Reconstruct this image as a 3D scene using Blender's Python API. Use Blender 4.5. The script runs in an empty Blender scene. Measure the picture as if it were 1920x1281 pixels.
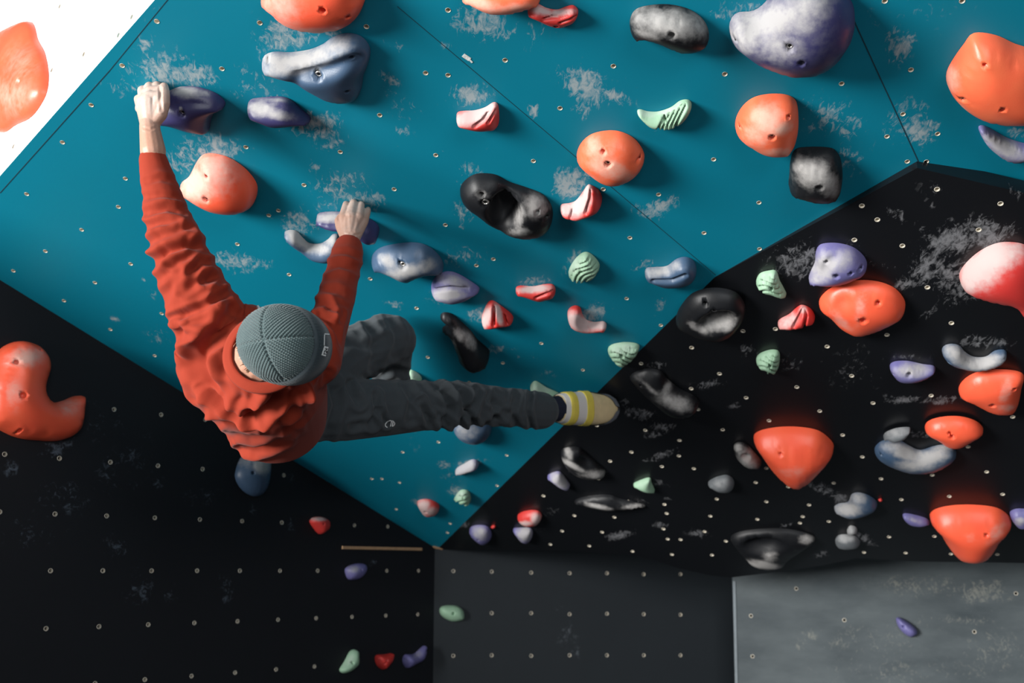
import bpy, bmesh, math, random
import numpy as np
from mathutils import Vector, Matrix
from mathutils.geometry import delaunay_2d_cdt

S = bpy.context.scene
COL = S.collection
rng = np.random.default_rng(7)
random.seed(7)

# ------------------------------------------------------------------ camera model (1920x1281)
F, CX, CY = 2133.0, 960.0, 640.5
PITCH = math.atan(430 / F)
CAM = np.array([0, 0, 1.6])
RIGHT = np.array([1.0, 0, 0])
FWD = np.array([0, math.cos(PITCH), math.sin(PITCH)])
UP = np.array([0, -math.sin(PITCH), math.cos(PITCH)])

def ray(u, v):
    return RIGHT * ((u - CX) / F) + FWD - UP * ((v - CY) / F)
def P(u, v, d):                       # point seen at a photograph position, d metres in front of the lens
    return CAM + ray(u, v) * d
def proj(p):
    q = np.asarray(p) - CAM
    d = q @ FWD
    return np.stack([CX + F * (q @ RIGHT) / d, CY - F * (q @ UP) / d], -1)
def unit(v):
    v = np.asarray(v, float)
    return v / np.linalg.norm(v)

class Plane:
    def __init__(s, n, p):
        s.n = unit(n); s.p = np.asarray(p, float); s.d = s.n @ s.p
        if s.n @ (CAM - s.p) < 0: s.n = -s.n; s.d = -s.d
        s.ex = unit(np.cross(UP, s.n)); s.ey = unit(np.cross(s.n, s.ex)); s.o = s.p
    def hit(s, u, v):
        r = ray(u, v)
        return CAM + r * ((s.d - s.n @ CAM) / (s.n @ r))
    def uv(s, p):
        q = np.asarray(p) - s.o
        return np.stack([q @ s.ex, q @ s.ey], -1)
    def w(s, uv, h=0.0):
        uv = np.asarray(uv, float)
        return s.o + uv[..., :1] * s.ex + uv[..., 1:2] * s.ey + np.asarray(h)[..., None] * s.n

def plane_on_line(pl, e1, e2, deg):
    a, b = pl.hit(*e1), pl.hit(*e2)
    l = unit(b - a); m0 = unit(np.cross(l, [0, 0, 1])); m1 = np.cross(l, m0)
    t = math.radians(deg)
    return Plane(math.cos(t) * m0 + math.sin(t) * m1, a)

A0 = 0.84
PL = {}
nL = np.array([-math.sin(A0), math.cos(A0), 0.0])
PL['L'] = Plane(nL, nL * 3.98)
PL['B'] = plane_on_line(PL['L'], (0, 525), (820, 1030), 75)
PL['R'] = plane_on_line(PL['B'], (820, 1030), (1340, 520), 66)
PL['W'] = plane_on_line(PL['B'], (0, 330), (290, 0), 172)
PL['D'] = Plane([0.21, -0.977, 0], CAM + ray(850, 1150) * 5.42)
PL['G'] = Plane([-0.30, -0.954, 0], CAM + ray(1375, 1150) * 5.50)

# ------------------------------------------------------------------ materials
def new_mat(name):
    m = bpy.data.materials.new(name); m.use_nodes = True
    nt = m.node_tree
    return m, nt, nt.nodes['Principled BSDF'], nt.nodes, nt.links

def noise(nt, scale, detail=4, rough=0.55, coord='Object', stretch=None, rot=None, dist=0.0):
    tc = nt.nodes.new('ShaderNodeTexCoord'); nz = nt.nodes.new('ShaderNodeTexNoise')
    nz.inputs['Scale'].default_value = scale; nz.inputs['Detail'].default_value = detail
    nz.inputs['Roughness'].default_value = rough; nz.inputs['Distortion'].default_value = dist
    mp = nt.nodes.new('ShaderNodeMapping')
    if stretch: mp.inputs['Scale'].default_value = stretch
    if rot: mp.inputs['Rotation'].default_value = rot
    nt.links.new(tc.outputs[coord], mp.inputs['Vector']); nt.links.new(mp.outputs[0], nz.inputs['Vector'])
    return nz.outputs['Fac']

def math_node(nt, op, a, b=None, clamp=False):
    n = nt.nodes.new('ShaderNodeMath'); n.operation = op; n.use_clamp = clamp
    for i, x in enumerate((a, b)):
        if x is None: continue
        if isinstance(x, (int, float)): n.inputs[i].default_value = x
        else: nt.links.new(x, n.inputs[i])
    return n.outputs[0]

def mixc(nt, fac, a, b):
    n = nt.nodes.new('ShaderNodeMix'); n.data_type = 'RGBA'
    for sock, x in ((n.inputs['Factor'], fac), (n.inputs['A'], a), (n.inputs['B'], b)):
        if isinstance(x, (int, float)): sock.default_value = x
        elif isinstance(x, tuple): sock.default_value = (*x, 1)
        else: nt.links.new(x, sock)
    # RGBA sockets share names with the float ones: pick the colour ones explicitly
    return n.outputs['Result']

def mix_rgb(nt, fac, a, b):
    n = nt.nodes.new('ShaderNodeMixRGB')
    for i, x in enumerate((fac, a, b)):
        if isinstance(x, (int, float)): n.inputs[i].default_value = x
        elif isinstance(x, tuple): n.inputs[i].default_value = (*x, 1)
        else: nt.links.new(x, n.inputs[i])
    return n.outputs[0]

def attr(nt, name):
    a = nt.nodes.new('ShaderNodeAttribute'); a.attribute_name = name
    return a.outputs['Fac']

def bump(nt, b, h, strength, dist=0.002):
    n = nt.nodes.new('ShaderNodeBump'); n.inputs['Strength'].default_value = strength
    n.inputs['Distance'].default_value = dist
    nt.links.new(h, n.inputs['Height']); nt.links.new(n.outputs[0], b.inputs['Normal'])

CHALK = (0.43, 0.415, 0.40)

def wall_mat(name, col, col2, rough, spec=0.5, chalk=CHALK, speck=0.0, cmax=0.62, vscale=1.3, vstretch=None):
    m, nt, b, N, Lk = new_mat(name)
    big = noise(nt, vscale, 5, 0.6, stretch=vstretch)
    base = mix_rgb(nt, big, col, col2)
    a = attr(nt, 'chalk')
    fine = noise(nt, 62, 5, 0.68, stretch=(1, 0.42, 0.8), rot=(0.2, 0.1, 0.7), dist=0.9)
    med = noise(nt, 13, 5, 0.62)
    s = math_node(nt, 'ADD', math_node(nt, 'MULTIPLY', fine, 1.5), math_node(nt, 'MULTIPLY', med, 0.8))
    s = math_node(nt, 'ADD', s, math_node(nt, 'MULTIPLY', a, 0.50))
    mask = math_node(nt, 'MULTIPLY', math_node(nt, 'SUBTRACT', s, 1.45), 3.0, clamp=True)
    mask = math_node(nt, 'MULTIPLY', mask, math_node(nt, 'MULTIPLY', a, 2.0, clamp=True))
    mask = math_node(nt, 'MULTIPLY', mask, cmax)
    c = mix_rgb(nt, mask, base, chalk)
    if speck:
        sp = noise(nt, 55, 3, 0.7)
        sm = math_node(nt, 'MULTIPLY', math_node(nt, 'SUBTRACT', sp, 0.70), 9, clamp=True)
        c = mix_rgb(nt, math_node(nt, 'MULTIPLY', sm, speck), c, chalk)
    Lk.new(c, b.inputs['Base Color'])
    r = math_node(nt, 'ADD', math_node(nt, 'MULTIPLY', mask, 0.4), rough)
    Lk.new(r, b.inputs['Roughness'])
    b.inputs['Specular IOR Level'].default_value = spec
    bump(nt, b, noise(nt, 160, 3), 0.12, 0.001)
    return m

def hold_mat(name, col, col2, rough=0.42, chalk=CHALK, spec=0.5, grain=0.25):
    m, nt, b, N, Lk = new_mat(name)
    base = mix_rgb(nt, noise(nt, 9, 3), col, col2)
    a = attr(nt, 'chalk')
    nz = noise(nt, 45, 6, 0.65)
    nm = noise(nt, 14, 3, 0.6)
    s = math_node(nt, 'ADD', math_node(nt, 'MULTIPLY', a, 1.15),
                  math_node(nt, 'MULTIPLY', math_node(nt, 'SUBTRACT', math_node(nt, 'ADD', nz, nm), 1.0), 1.15))
    s = math_node(nt, 'MULTIPLY', s, math_node(nt, 'MULTIPLY', a, 3.0, clamp=True), clamp=True)
    s = math_node(nt, 'MULTIPLY', s, 0.84)
    scr = noise(nt, 60, 5, 0.7, stretch=(1, 0.25, 0.6))
    sc = math_node(nt, 'MULTIPLY', math_node(nt, 'SUBTRACT', scr, 0.66), 5.0, clamp=True)
    s = math_node(nt, 'MAXIMUM', s, math_node(nt, 'MULTIPLY', sc, 0.35))
    Lk.new(mix_rgb(nt, s, base, chalk), b.inputs['Base Color'])
    Lk.new(math_node(nt, 'ADD', math_node(nt, 'MULTIPLY', s, 0.45), rough, clamp=True), b.inputs['Roughness'])
    b.inputs['Specular IOR Level'].default_value = spec
    bump(nt, b, noise(nt, 260, 3), grain, 0.001)
    return m

def plain_mat(name, col, rough=0.6, metal=0.0, var=0.0, nscale=20, bumps=0.0, bscale=200, bdist=0.001, sheen=0.0):
    m, nt, b, N, Lk = new_mat(name)
    if var:
        c2 = tuple(min(1, x * (1 - var)) for x in col)
        Lk.new(mix_rgb(nt, noise(nt, nscale, 4), c2, tuple(min(1, x * (1 + var)) for x in col)), b.inputs['Base Color'])
    else:
        b.inputs['Base Color'].default_value = (*col, 1)
    b.inputs['Roughness'].default_value = rough; b.inputs['Metallic'].default_value = metal
    if sheen: b.inputs['Sheen Weight'].default_value = sheen
    if bumps: bump(nt, b, noise(nt, bscale, 3), bumps, bdist)
    return m

M = {}
M['blue'] = wall_mat('blue_paint', (0.000, 0.170, 0.255), (0.000, 0.205, 0.30), 0.50, 0.35, chalk=(0.50, 0.49, 0.47), speck=0.10)
M['black'] = wall_mat('black_paint', (0.0035, 0.004, 0.0055), (0.007, 0.008, 0.0095), 0.30, 0.5, chalk=(0.27, 0.275, 0.29), speck=0.05)
M['blackL'] = wall_mat('matt_black_paint', (0.008, 0.009, 0.011), (0.012, 0.014, 0.018), 0.6, 0.25, chalk=(0.13, 0.16, 0.2), cmax=0.8)
M['dark'] = wall_mat('dark_grey_paint', (0.009, 0.0125, 0.016), (0.015, 0.020, 0.0245), 0.6, 0.3, chalk=(0.12, 0.14, 0.16))
M['grey'] = wall_mat('grey_scuffed_paint', (0.012, 0.022, 0.029), (0.115, 0.135, 0.142), 0.6, 0.3, chalk=(0.24, 0.24, 0.21), vscale=4.5, vstretch=(0.7, 0.7, 1.8))
M['white'] = wall_mat('white_paint', (0.82, 0.82, 0.82), (0.86, 0.86, 0.86), 0.6, 0.3)
M['orange'] = hold_mat('orange_plastic', (0.92, 0.090, 0.045), (0.94, 0.15, 0.062), 0.38, chalk=(0.66, 0.42, 0.35))
M['tangerine'] = hold_mat('weathered_orange_plastic', (0.90, 0.110, 0.050), (0.94, 0.20, 0.078), 0.40, chalk=(0.72, 0.46, 0.36))
M['red'] = hold_mat('red_plastic', (0.56, 0.030, 0.028), (0.64, 0.05, 0.04), 0.45, chalk=(0.56, 0.48, 0.46))
M['slate'] = hold_mat('slate_blue_plastic', (0.042, 0.080, 0.145), (0.055, 0.10, 0.170), 0.42)
M['purple'] = hold_mat('deep_purple_plastic', (0.034, 0.033, 0.105), (0.045, 0.041, 0.125), 0.40)
M['lilac'] = hold_mat('lilac_plastic', (0.125, 0.115, 0.30), (0.16, 0.15, 0.33), 0.45)
M['blackhold'] = hold_mat('black_plastic', (0.005, 0.0055, 0.007), (0.011, 0.012, 0.014), 0.45, chalk=(0.44, 0.425, 0.41), spec=0.3)
M['greyhold'] = hold_mat('grey_plastic', (0.10, 0.115, 0.125), (0.14, 0.15, 0.16), 0.5, chalk=(0.4, 0.4, 0.4))
M['mint'] = hold_mat('mint_plastic', (0.27, 0.45, 0.31), (0.32, 0.50, 0.34), 0.55, chalk=(0.44, 0.53, 0.45))
M['metal'] = plain_mat('bolt_steel', (0.62, 0.60, 0.56), 0.35, 0.9, 0.15)
M['nut'] = plain_mat('zinc_nut', (0.80, 0.74, 0.62), 0.5, 0.25, 0.15)
M['hole'] = plain_mat('hole_shadow', (0.006, 0.006, 0.007), 0.8)
M['seam'] = plain_mat('panel_gap_shade', (0.002, 0.035, 0.055), 0.7, 0, 0.2)  # dark blue painted in as the shade inside the panel gaps
M['tagwhite'] = plain_mat('white_tag_plastic', (0.7, 0.72, 0.70), 0.5)
M['edge'] = plain_mat('pale_panel_edge', (0.16, 0.19, 0.21), 0.6, 0, 0.2, 30)
M['wood'] = plain_mat('plywood_edge', (0.55, 0.33, 0.18), 0.7, 0, 0.3, 60)

# ------------------------------------------------------------------ object helpers
def link(name, me, mat=None, parent=None, smooth=True):
    o = bpy.data.objects.new(name, me); COL.objects.link(o)
    if mat is not None and not me.materials: me.materials.append(mat)
    if parent is not None: o.parent = parent
    if smooth and len(me.polygons): me.polygons.foreach_set('use_smooth', np.ones(len(me.polygons), bool))
    return o

def mesh_from(name, verts, faces):
    me = bpy.data.meshes.new(name)
    me.from_pydata([tuple(map(float, v)) for v in verts], [], [tuple(int(i) for i in f) for f in faces])
    me.update()
    return me

def thing(o, label, cat, group=None):
    o['label'] = label; o['category'] = cat
    if group: o['group'] = group
    return o

def set_attr(me, name, vals):
    a = me.attributes.new(name, 'FLOAT', 'POINT')
    a.data.foreach_set('value', np.asarray(vals, np.float32))

def in_poly(pts, poly):
    x, y = pts[:, 0], pts[:, 1]
    inside = np.zeros(len(pts), bool)
    n = len(poly)
    for i in range(n):
        x1, y1 = poly[i]; x2, y2 = poly[(i + 1) % n]
        c = (y1 > y) != (y2 > y)
        with np.errstate(divide='ignore', invalid='ignore'):
            xi = (x2 - x1) * (y - y1) / (y2 - y1 + 1e-15) + x1
        inside ^= c & (x < xi)
    return inside

def dist_poly(pts, poly):
    a = poly; b = np.roll(poly, -1, 0); ab = b - a
    L2 = (ab ** 2).sum(1) + 1e-18
    ap = pts[:, None, :] - a[None]
    t = np.clip((ap * ab[None]).sum(2) / L2, 0, 1)
    d = ap - t[..., None] * ab[None]
    return np.sqrt((d ** 2).sum(2)).min(1)

def dist_line(pts, line):
    line = np.asarray(line, float)
    best = np.full(len(pts), 1e9)
    for a, b in zip(line[:-1], line[1:]):
        ab = b - a; t = np.clip(((pts - a) @ ab) / (ab @ ab + 1e-12), 0, 1)
        best = np.minimum(best, np.linalg.norm(pts - (a + t[:, None] * ab), axis=1))
    return best

def catmull(pts, n):
    p = np.asarray(pts, float); k = len(p); out = []
    for i in range(k):
        p0, p1, p2, p3 = p[i - 1], p[i], p[(i + 1) % k], p[(i + 2) % k]
        for t in np.linspace(0, 1, 12, endpoint=False):
            out.append(0.5 * ((2 * p1) + (-p0 + p2) * t + (2 * p0 - 5 * p1 + 4 * p2 - p3) * t * t + (-p0 + 3 * p1 - 3 * p2 + p3) * t ** 3))
    out = np.array(out); q = np.vstack([out, out[:1]])
    s = np.r_[0, np.cumsum(np.linalg.norm(np.diff(q, axis=0), axis=1))]
    t = np.linspace(0, s[-1], n, endpoint=False)
    return np.stack([np.interp(t, s, q[:, 0]), np.interp(t, s, q[:, 1])], 1)

def blobs(px, lst, pw=1.3):
    """soft patches: (u, v, ru, rv, angle, strength) in photograph coordinates"""
    a = np.zeros(len(px))
    for (u, v, ru, rv, ang, st) in lst:
        d = px - np.array([u, v]); c, s = math.cos(math.radians(ang)), math.sin(math.radians(ang))
        x = (d[:, 0] * c + d[:, 1] * s) / ru; y = (-d[:, 0] * s + d[:, 1] * c) / rv
        a = np.maximum(a, st * np.exp(-(x * x + y * y) ** pw))
    return a

# ------------------------------------------------------------------ walls
NUT_R = 0.0072
def nut_meshes(fl):
    k = 14; vs = []; fs = []
    prof = [(NUT_R * fl, 0.0002), (NUT_R * (fl - 0.03), 0.0008), (NUT_R * 1.0, 0.0008), (NUT_R * 0.97, -0.003), (NUT_R * 0.92, -0.014)]
    for r, z in prof:
        for i in range(k):
            a = 2 * math.pi * i / k; vs.append((r * math.cos(a), r * math.sin(a), z))
    for j in range(len(prof) - 1):
        for i in range(k):
            fs.append((j * k + i, j * k + (i + 1) % k, (j + 1) * k + (i + 1) % k, (j + 1) * k + i))
    fs.append(tuple((len(prof) - 1) * k + i for i in range(k)))
    me = mesh_from('bolt_hole', vs, fs); me.materials.append(M['nut']); me.materials.append(M['hole'])
    me.polygons[len(fs) - 1].material_index = 1
    return me
NUT_WIDE = nut_meshes(1.22); NUT_SLIM = nut_meshes(1.06)

def wall(name, key, poly_px, mat, nuts=(), chalk=(), step=0.02, thick=0.10, poly3=None, back=None, nutscale=1.0):
    pl = PL[key]
    poly = pl.uv(np.array([pl.hit(*q) for q in poly_px])) if poly3 is None else pl.uv(np.array(poly3))
    bd = []
    for a, b in zip(poly, np.roll(poly, -1, 0)):
        k = max(1, int(np.linalg.norm(b - a) / (step * 1.5)))
        for t in range(k): bd.append(a + (b - a) * t / k)
    bd = np.array(bd); nb = len(bd)
    lo, hi = poly.min(0), poly.max(0)
    gx, gy = np.meshgrid(np.arange(lo[0], hi[0], step), np.arange(lo[1], hi[1], step))
    g = np.stack([gx.ravel(), gy.ravel()], 1); g[:, 0] += (np.arange(len(g)) % 2) * 1e-4
    g = g[in_poly(g, poly)]
    g = g[dist_poly(g, poly) > step * 0.5]
    nuv = np.array([pl.uv(pl.hit(*q)) if len(q) == 2 else pl.uv(np.array(q)) for q in nuts]) if len(nuts) else np.zeros((0, 2))
    rings = []
    for c in nuv:
        g = g[np.linalg.norm(g - c, axis=1) > NUT_R * 2.0]
        rings += [c + NUT_R * 1.2 * np.array([math.cos(a), math.sin(a)]) for a in np.linspace(0, 2 * math.pi, 10, endpoint=False)]
    pts = np.vstack([bd, g] + ([np.array(rings)] if rings else []))
    r = delaunay_2d_cdt([Vector(p) for p in pts], [(i, (i + 1) % nb) for i in range(nb)], [], 1, 1e-7)
    v2 = np.array([tuple(v) for v in r[0]]); fs = np.array([f for f in r[2]])
    cen = v2[fs].mean(1)
    keep = np.ones(len(fs), bool)
    for c in nuv: keep &= np.linalg.norm(cen - c, axis=1) > NUT_R * 0.9
    fs = fs[keep]
    verts = pl.w(v2, np.zeros(len(v2)))
    # back of the slab
    bk = (-pl.n * thick) if back is None else np.asarray(back)
    n0 = len(verts)
    bpts = pl.w(bd, np.zeros(nb))
    allv = np.vstack([verts, bpts, bpts + bk])
    faces = []
    for f in fs:
        a, b, c = v2[f[0]], v2[f[1]], v2[f[2]]
        cr = (b[0] - a[0]) * (c[1] - a[1]) - (b[1] - a[1]) * (c[0] - a[0])
        faces.append(tuple(f) if cr > 0 else (f[0], f[2], f[1]))
    for i in range(nb):
        j = (i + 1) % nb
        faces.append((n0 + i, n0 + j, n0 + nb + j, n0 + nb + i))
    faces.append(tuple(n0 + nb + i for i in range(nb)))
    me = mesh_from(name, allv, faces)
    px = proj(allv)
    set_attr(me, 'chalk', blobs(px, chalk) if len(chalk) else np.zeros(len(allv)))
    o = link(name, me, M[mat], smooth=False); o['kind'] = 'structure'
    R3 = Matrix((Vector(pl.ex), Vector(pl.ey), Vector(pl.n))).transposed().to_4x4()
    for c in nuv:
        t = bpy.data.objects.new('bolt_hole', NUT_SLIM if key in 'BW' else NUT_WIDE); COL.objects.link(t); t.parent = o
        w = pl.w(c, 0.0)
        t.matrix_world = Matrix.Translation(Vector(w)) @ R3 @ Matrix.Scale(nutscale, 4)
    return o

#@@WALLS
blue_nuts = [(294,40),(229,123),(416,129),(171,197),(117,267),(461,276),(487,43),(687,50),(840,19),(947,113),(798,137),(840,141),(712,216),
 (638,285),(817,291),(1150,124),(1050,203),(1359,139),(1000,302),(1338,299),(1659,2),(1804,2),(1578,157),(1708,131),(1693,214),(1758,251),
 (1663,256),(1701,303),(1737,303),(50,364),(235,335),(222,388),(153,431),(85,471),(25,508),(245,495),(178,530),(120,564),(207,618),(303,588),
 (445,458),(570,347),(504,404),(522,395),(739,355),(835,422),(542,515),(694,523),(925,486),(893,498),(781,578),(1131,355),(1235,365),(1423,380),
 (1320,437),(1181,446),(1424,467),(1175,560),(1239,610),(1904,350),(802,670),(943,681),(880,717),(822,829),(755,848),(950,854),(697,898),
 (716,898),(749,905),(932,911),(570,845),(743,955),(1015,644),(1093,694),(290,667),(844,982),(839,999)]
blue_chalk = [(330,140,85,30,8,1),(300,120,60,25,-20,.8),(585,230,60,26,-8,1),(610,245,40,20,0,.9),(395,280,70,32,10,1),(345,300,35,35,0,.9),
 (885,178,42,26,5,1.05),(905,42,62,30,5,1.1),(930,60,50,24,0,.9),(520,70,42,55,20,.85),(560,75,60,22,-20,.8),(500,165,40,25,30,.7),(1100,160,62,34,35,1.1),(1145,175,45,16,25,.9),(1090,205,26,22,60,.8),
 (1000,208,12,18,20,1.1),(1240,385,42,16,-25,1.05),(1215,400,35,16,20,.8),(1068,345,42,34,-20,1.15),(640,345,62,26,0,.95),(670,370,60,22,5,.9),(560,420,45,26,10,.85),(600,385,40,20,0,.7),
 (735,150,28,12,25,1.1),(727,175,10,16,0,.8),(1690,90,22,40,25,1.0),(1675,70,30,40,0,.6),(1718,240,40,26,30,1.05),(1735,235,45,12,-10,.9),(1700,235,60,60,0,.55),(1545,215,60,40,0,.62),
 (1600,235,40,30,0,.7),(1590,300,50,50,0,.55),(440,490,48,20,5,.95),(470,500,50,14,-10,.7),(1110,590,36,18,-15,1.1),(900,592,24,16,0,1.0),(1000,528,40,10,-5,.9),(1075,490,18,26,30,.9),(1210,495,40,12,-15,.8),
 (1240,570,20,10,-50,.8),(880,330,30,30,0,.6),(870,400,28,18,40,.9),(840,560,60,14,0,.6),(870,480,50,24,0,.62),(740,570,24,8,10,.8),(865,425,9,7,0,1.0),(730,640,40,8,0,.5),(930,655,45,10,-8,.7),
 (880,870,36,9,-10,1.0),(835,872,16,10,0,.9),(855,920,16,12,0,1.0),(782,940,14,8,0,1.0),(970,745,40,12,20,.7),(1020,700,30,10,15,.6),(690,705,24,7,0,.7),(750,190,50,50,0,.4),(1050,30,40,20,0,.6),
 (1370,25,24,22,0,.75),(1345,28,18,10,20,.9),(1395,15,40,16,0,.8),(1900,248,40,14,10,.9),(1700,10,120,50,0,.35),(1010,60,40,30,0,.55),(620,60,40,20,-30,.6),(840,85,18,8,0,.7),(740,85,24,14,30,.7),(755,245,14,10,0,.9),
 (625,270,34,9,-25,.85),(590,315,14,14,0,.9),(230,160,50,22,0,.6),(270,85,30,20,-40,.6),(290,25,30,16,-45,.6),(275,525,12,7,10,1),(290,548,14,14,0,.6),(216,598,10,6,5,1),(300,630,26,26,0,.5),
 (230,170,20,20,0,.6),(455,150,30,40,20,.55),(780,830,26,20,30,.4),(850,895,30,14,0,.6),(1185,655,30,8,0,.4),(980,670,40,8,0,.45)]
wall('wall_overhang', 'B', [(0, 525), (820, 1030), (1340, 520), (1720, 315), (1920, 362), (2250, 440), (2250, -330), (580, -330), (290, 0), (0, 330), (-86, 428)], 'blue', blue_nuts, blue_chalk, 0.018)

black_nuts = [(1757,355),(1616,386),(1645,412),(1835,431),(1876,382),(1602,450),(1692,461),(1739,539),(1784,606),(1454,617),(1551,650),(1663,628),
 (1393,621),(1597,705),(1494,726),(1399,746),(1746,742),(1637,756),(1537,771),(1442,789),(1899,782),(1580,816),(1815,838),(1617,857),(1437,878),
 (1652,898),(1748,891),(1563,906),(1478,913),(1850,885),(1202,682),(1297,652),(1349,701),(1296,729),(1309,768),(1119,798),(1210,807),
 (1355,806),(1274,826),(1184,848),(1273,855),(1144,865),(1241,875),(1301,879),(1122,898),(1417,905),(1344,936),(1178,940),(1246,946),(1437,941),
 (1019,930),(1517,947),(1690,937),(1780,931),(1880,927),(1077,967),(1152,970),(1250,963),(1332,968),(1420,974),(1054,996),(1129,998),(1244,992),
 (1321,997),(1361,1015),(1032,1021),(1105,1024),(1186,1034),(1252,1011),(1276,1012),(1260,1040),(1335,1041),(1505,969),(1500,981),
 (1554,978),(1667,1007),(1752,1006),(1698,1037),(1783,1039),(1870,1040),(1620,1036),(990,962)]
black_chalk = [(1800,445,85,34,-25,1.1),(1860,440,60,30,-10,.95),(1740,500,55,30,-40,1.0),(1790,530,60,50,0,.8),(1700,530,45,9,-30,1.0),(1660,490,8,30,0,.3),(1650,495,50,12,8,.6),(1690,410,34,9,30,.8),(1730,435,24,10,45,.75),
 (1500,490,50,40,10,1.0),(1475,500,60,30,0,.6),(1680,395,30,6,-15,.6),(1760,360,40,10,30,.55),(1740,380,30,8,50,.5),(1850,640,55,14,0,1.0),(1700,668,40,10,0,.7),(1700,750,55,8,0,1.0),(1770,750,50,8,-5,1.0),(1740,590,40,10,-40,.6),
 (1400,655,22,12,0,.9),(1480,680,30,20,0,.6),(1200,775,34,12,15,1.0),(1245,800,34,10,10,1.05),(1225,815,20,8,0,.8),(1170,755,22,8,0,.8),(1250,850,30,7,-15,1.0),(1225,862,30,5,-10,.9),(1100,885,40,9,0,.9),(1330,720,36,8,-10,.8),(1380,760,30,6,-10,.6),
 (1230,905,26,10,10,.9),(1175,945,50,8,-8,.8),(1545,918,36,12,20,1.0),(1575,935,18,14,0,.9),(1160,1003,34,8,-12,1.1),(1235,985,24,6,-5,1.0),(1305,1000,30,9,5,.9),(1030,960,22,10,0,.7),(1620,1010,30,9,35,1.1),(1720,815,36,7,0,.9),
 (1225,685,24,8,-5,1.0),(1470,985,20,5,-5,1.0),(1540,1040,20,8,-20,.7),(870,985,16,8,0,.8),(1010,990,14,12,0,.6),(1590,460,30,20,0,.5),(1600,690,60,60,0,.35),(1650,560,80,30,0,.35),(1250,935,10,5,0,.8),(1820,950,60,30,0,.2),(1900,360,30,15,20,.5)]
wall('wall_cave', 'R', [(820, 1030), (1340, 520), (1720, 315), (1920, 362), (2200, 440), (2200, 1062), (1920, 1056), (1720, 1053), (1605, 1047), (1545, 1060), (1455, 1073), (1372, 1083), (1330, 1079), (1270, 1065), (1225, 1050), (1180, 1041), (1080, 1034), (960, 1032)],
     'black', black_nuts, black_chalk, 0.022, thick=0.06)

# left lower wall: square bolt-hole grid standing upright
l_nuts = []
p0 = PL['L'].hit(95, 1069); ldir = np.array([math.cos(A0), math.sin(A0), 0])
for i in range(-1, 10):
    for j in range(-2, 6):
        w = p0 + ldir * 0.2 * i + np.array([0, 0, 1.6 - p0[2] + 0.2 * j]); q = proj(w)
        edge = 525 + q[0] * 505 / 820
        if q[1] > edge + 14 and -10 < q[0] < 800 and q[1] < 1290 and not (q[0] < 165 and 640 < q[1] < 830): l_nuts.append(tuple(w))
l_chalk = [(110,840,34,16,-30,1.0),(190,760,20,8,0,.8),(20,880,20,16,-60,.8),(230,870,80,70,0,.4),(420,800,14,10,40,.9),(120,930,60,40,0,.55),(220,1030,30,26,0,.6),(260,1110,30,40,0,.6),(320,1120,20,20,0,.7),(425,1105,16,30,0,.7),
 (300,915,16,12,0,.7),(545,900,6,20,-10,.8),(575,940,14,6,0,.6),(545,985,10,14,20,.9),(700,1055,12,6,0,.9),(480,960,24,14,20,.6),(200,800,60,40,0,.4),(380,930,50,30,0,.45),(60,1000,60,40,0,.45)]
top_l = [PL['L'].hit(0, 525), PL['L'].hit(820, 1030)]
ext = unit(top_l[0] - top_l[1])
Lc = PL['L'].hit(815, 1100)
def low(p, z): q = np.array(p); q[2] = z; return q
tipL = PL['L'].hit(817, 1031)
# upright wall ends at the vertical corner below the tip of the overhang
cornerL = tipL.copy()
far = top_l[0] + ext * 1.2
wall('wall_left', 'L', None, 'blackL', l_nuts, l_chalk, 0.03, poly3=[far + [0, 0, 0.06], cornerL + [0, 0, 0.06], low(cornerL, 0), low(far, 0)])
# dark grey upright panel and pale grey panel on the right
d_nuts = [(x, y) for y, row in ((0, (1071,1072,1074,1075,1075,1077,1077)), (1, (1150,1150,1150,1152,1151,1152,1153)), (2, (1230,1229,1230,1229,1229,1229,1229))) for x, y in zip((850,922,996,1068,1138,1207,1276), row) if not (x == 850 and y == 1150)]
cD = tipL.copy(); pD = PL['D']
def on(pl, u, z):
    # point of an upright plane at photograph column u and height z
    r = ray(u, 1100); 
    for it in range(30):
        h = pl.hit(u, 1100 if it == 0 else v)
        v = proj(np.array([h[0], h[1], z]))[1] if it < 29 else v
    h = pl.hit(u, v); return np.array([h[0], h[1], z])
dl, dr = pD.hit(812, 1100), pD.hit(1373, 1100)
wall('wall_panel', 'D', None, 'dark', d_nuts, [(1055,1140,14,10,0,.9),(1060,1190,14,30,20,.7),(1080,1215,10,24,0,.8),(1270,1190,14,10,0,.5),(1080,1060,14,6,0,.5)], 0.04,
     poly3=[low(dl, 1.95), low(dr, 1.95), low(dr, 0), low(dl, 0)])
gl, gr = PL['G'].hit(1374, 1100), PL['G'].hit(2150, 1100)
wall('wall_right', 'G', None, 'grey', [(1493,1104),(1583,1163),(1905,1113),(1827,1185),(1408,1155),(1411,1231)],
     [(1850,1110,60,30,0,.9),(1700,1100,120,25,0,.65),(1790,1165,90,10,0,.8),(1650,1200,160,40,0,.5),(1520,1190,14,10,20,1.1),(1500,1210,12,12,0,1.0),(1860,1220,80,60,0,.6),(1700,1260,200,30,0,.5),(1480,1085,40,20,0,.4)], 0.03,
     poly3=[low(gl, 1.85), low(gr, 1.85), low(gr, 0), low(gl, 0)])
# white side wall folding back from the left edge of the overhang
wall('wall_white', 'W', [(-86, 428), (0, 330), (290, 0), (580, -330), (-330, -330), (-330, 428)], 'white',
     [(112,12),(247,32),(222,66),(157,102),(97,132),(25,275)], (), 0.06)

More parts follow.
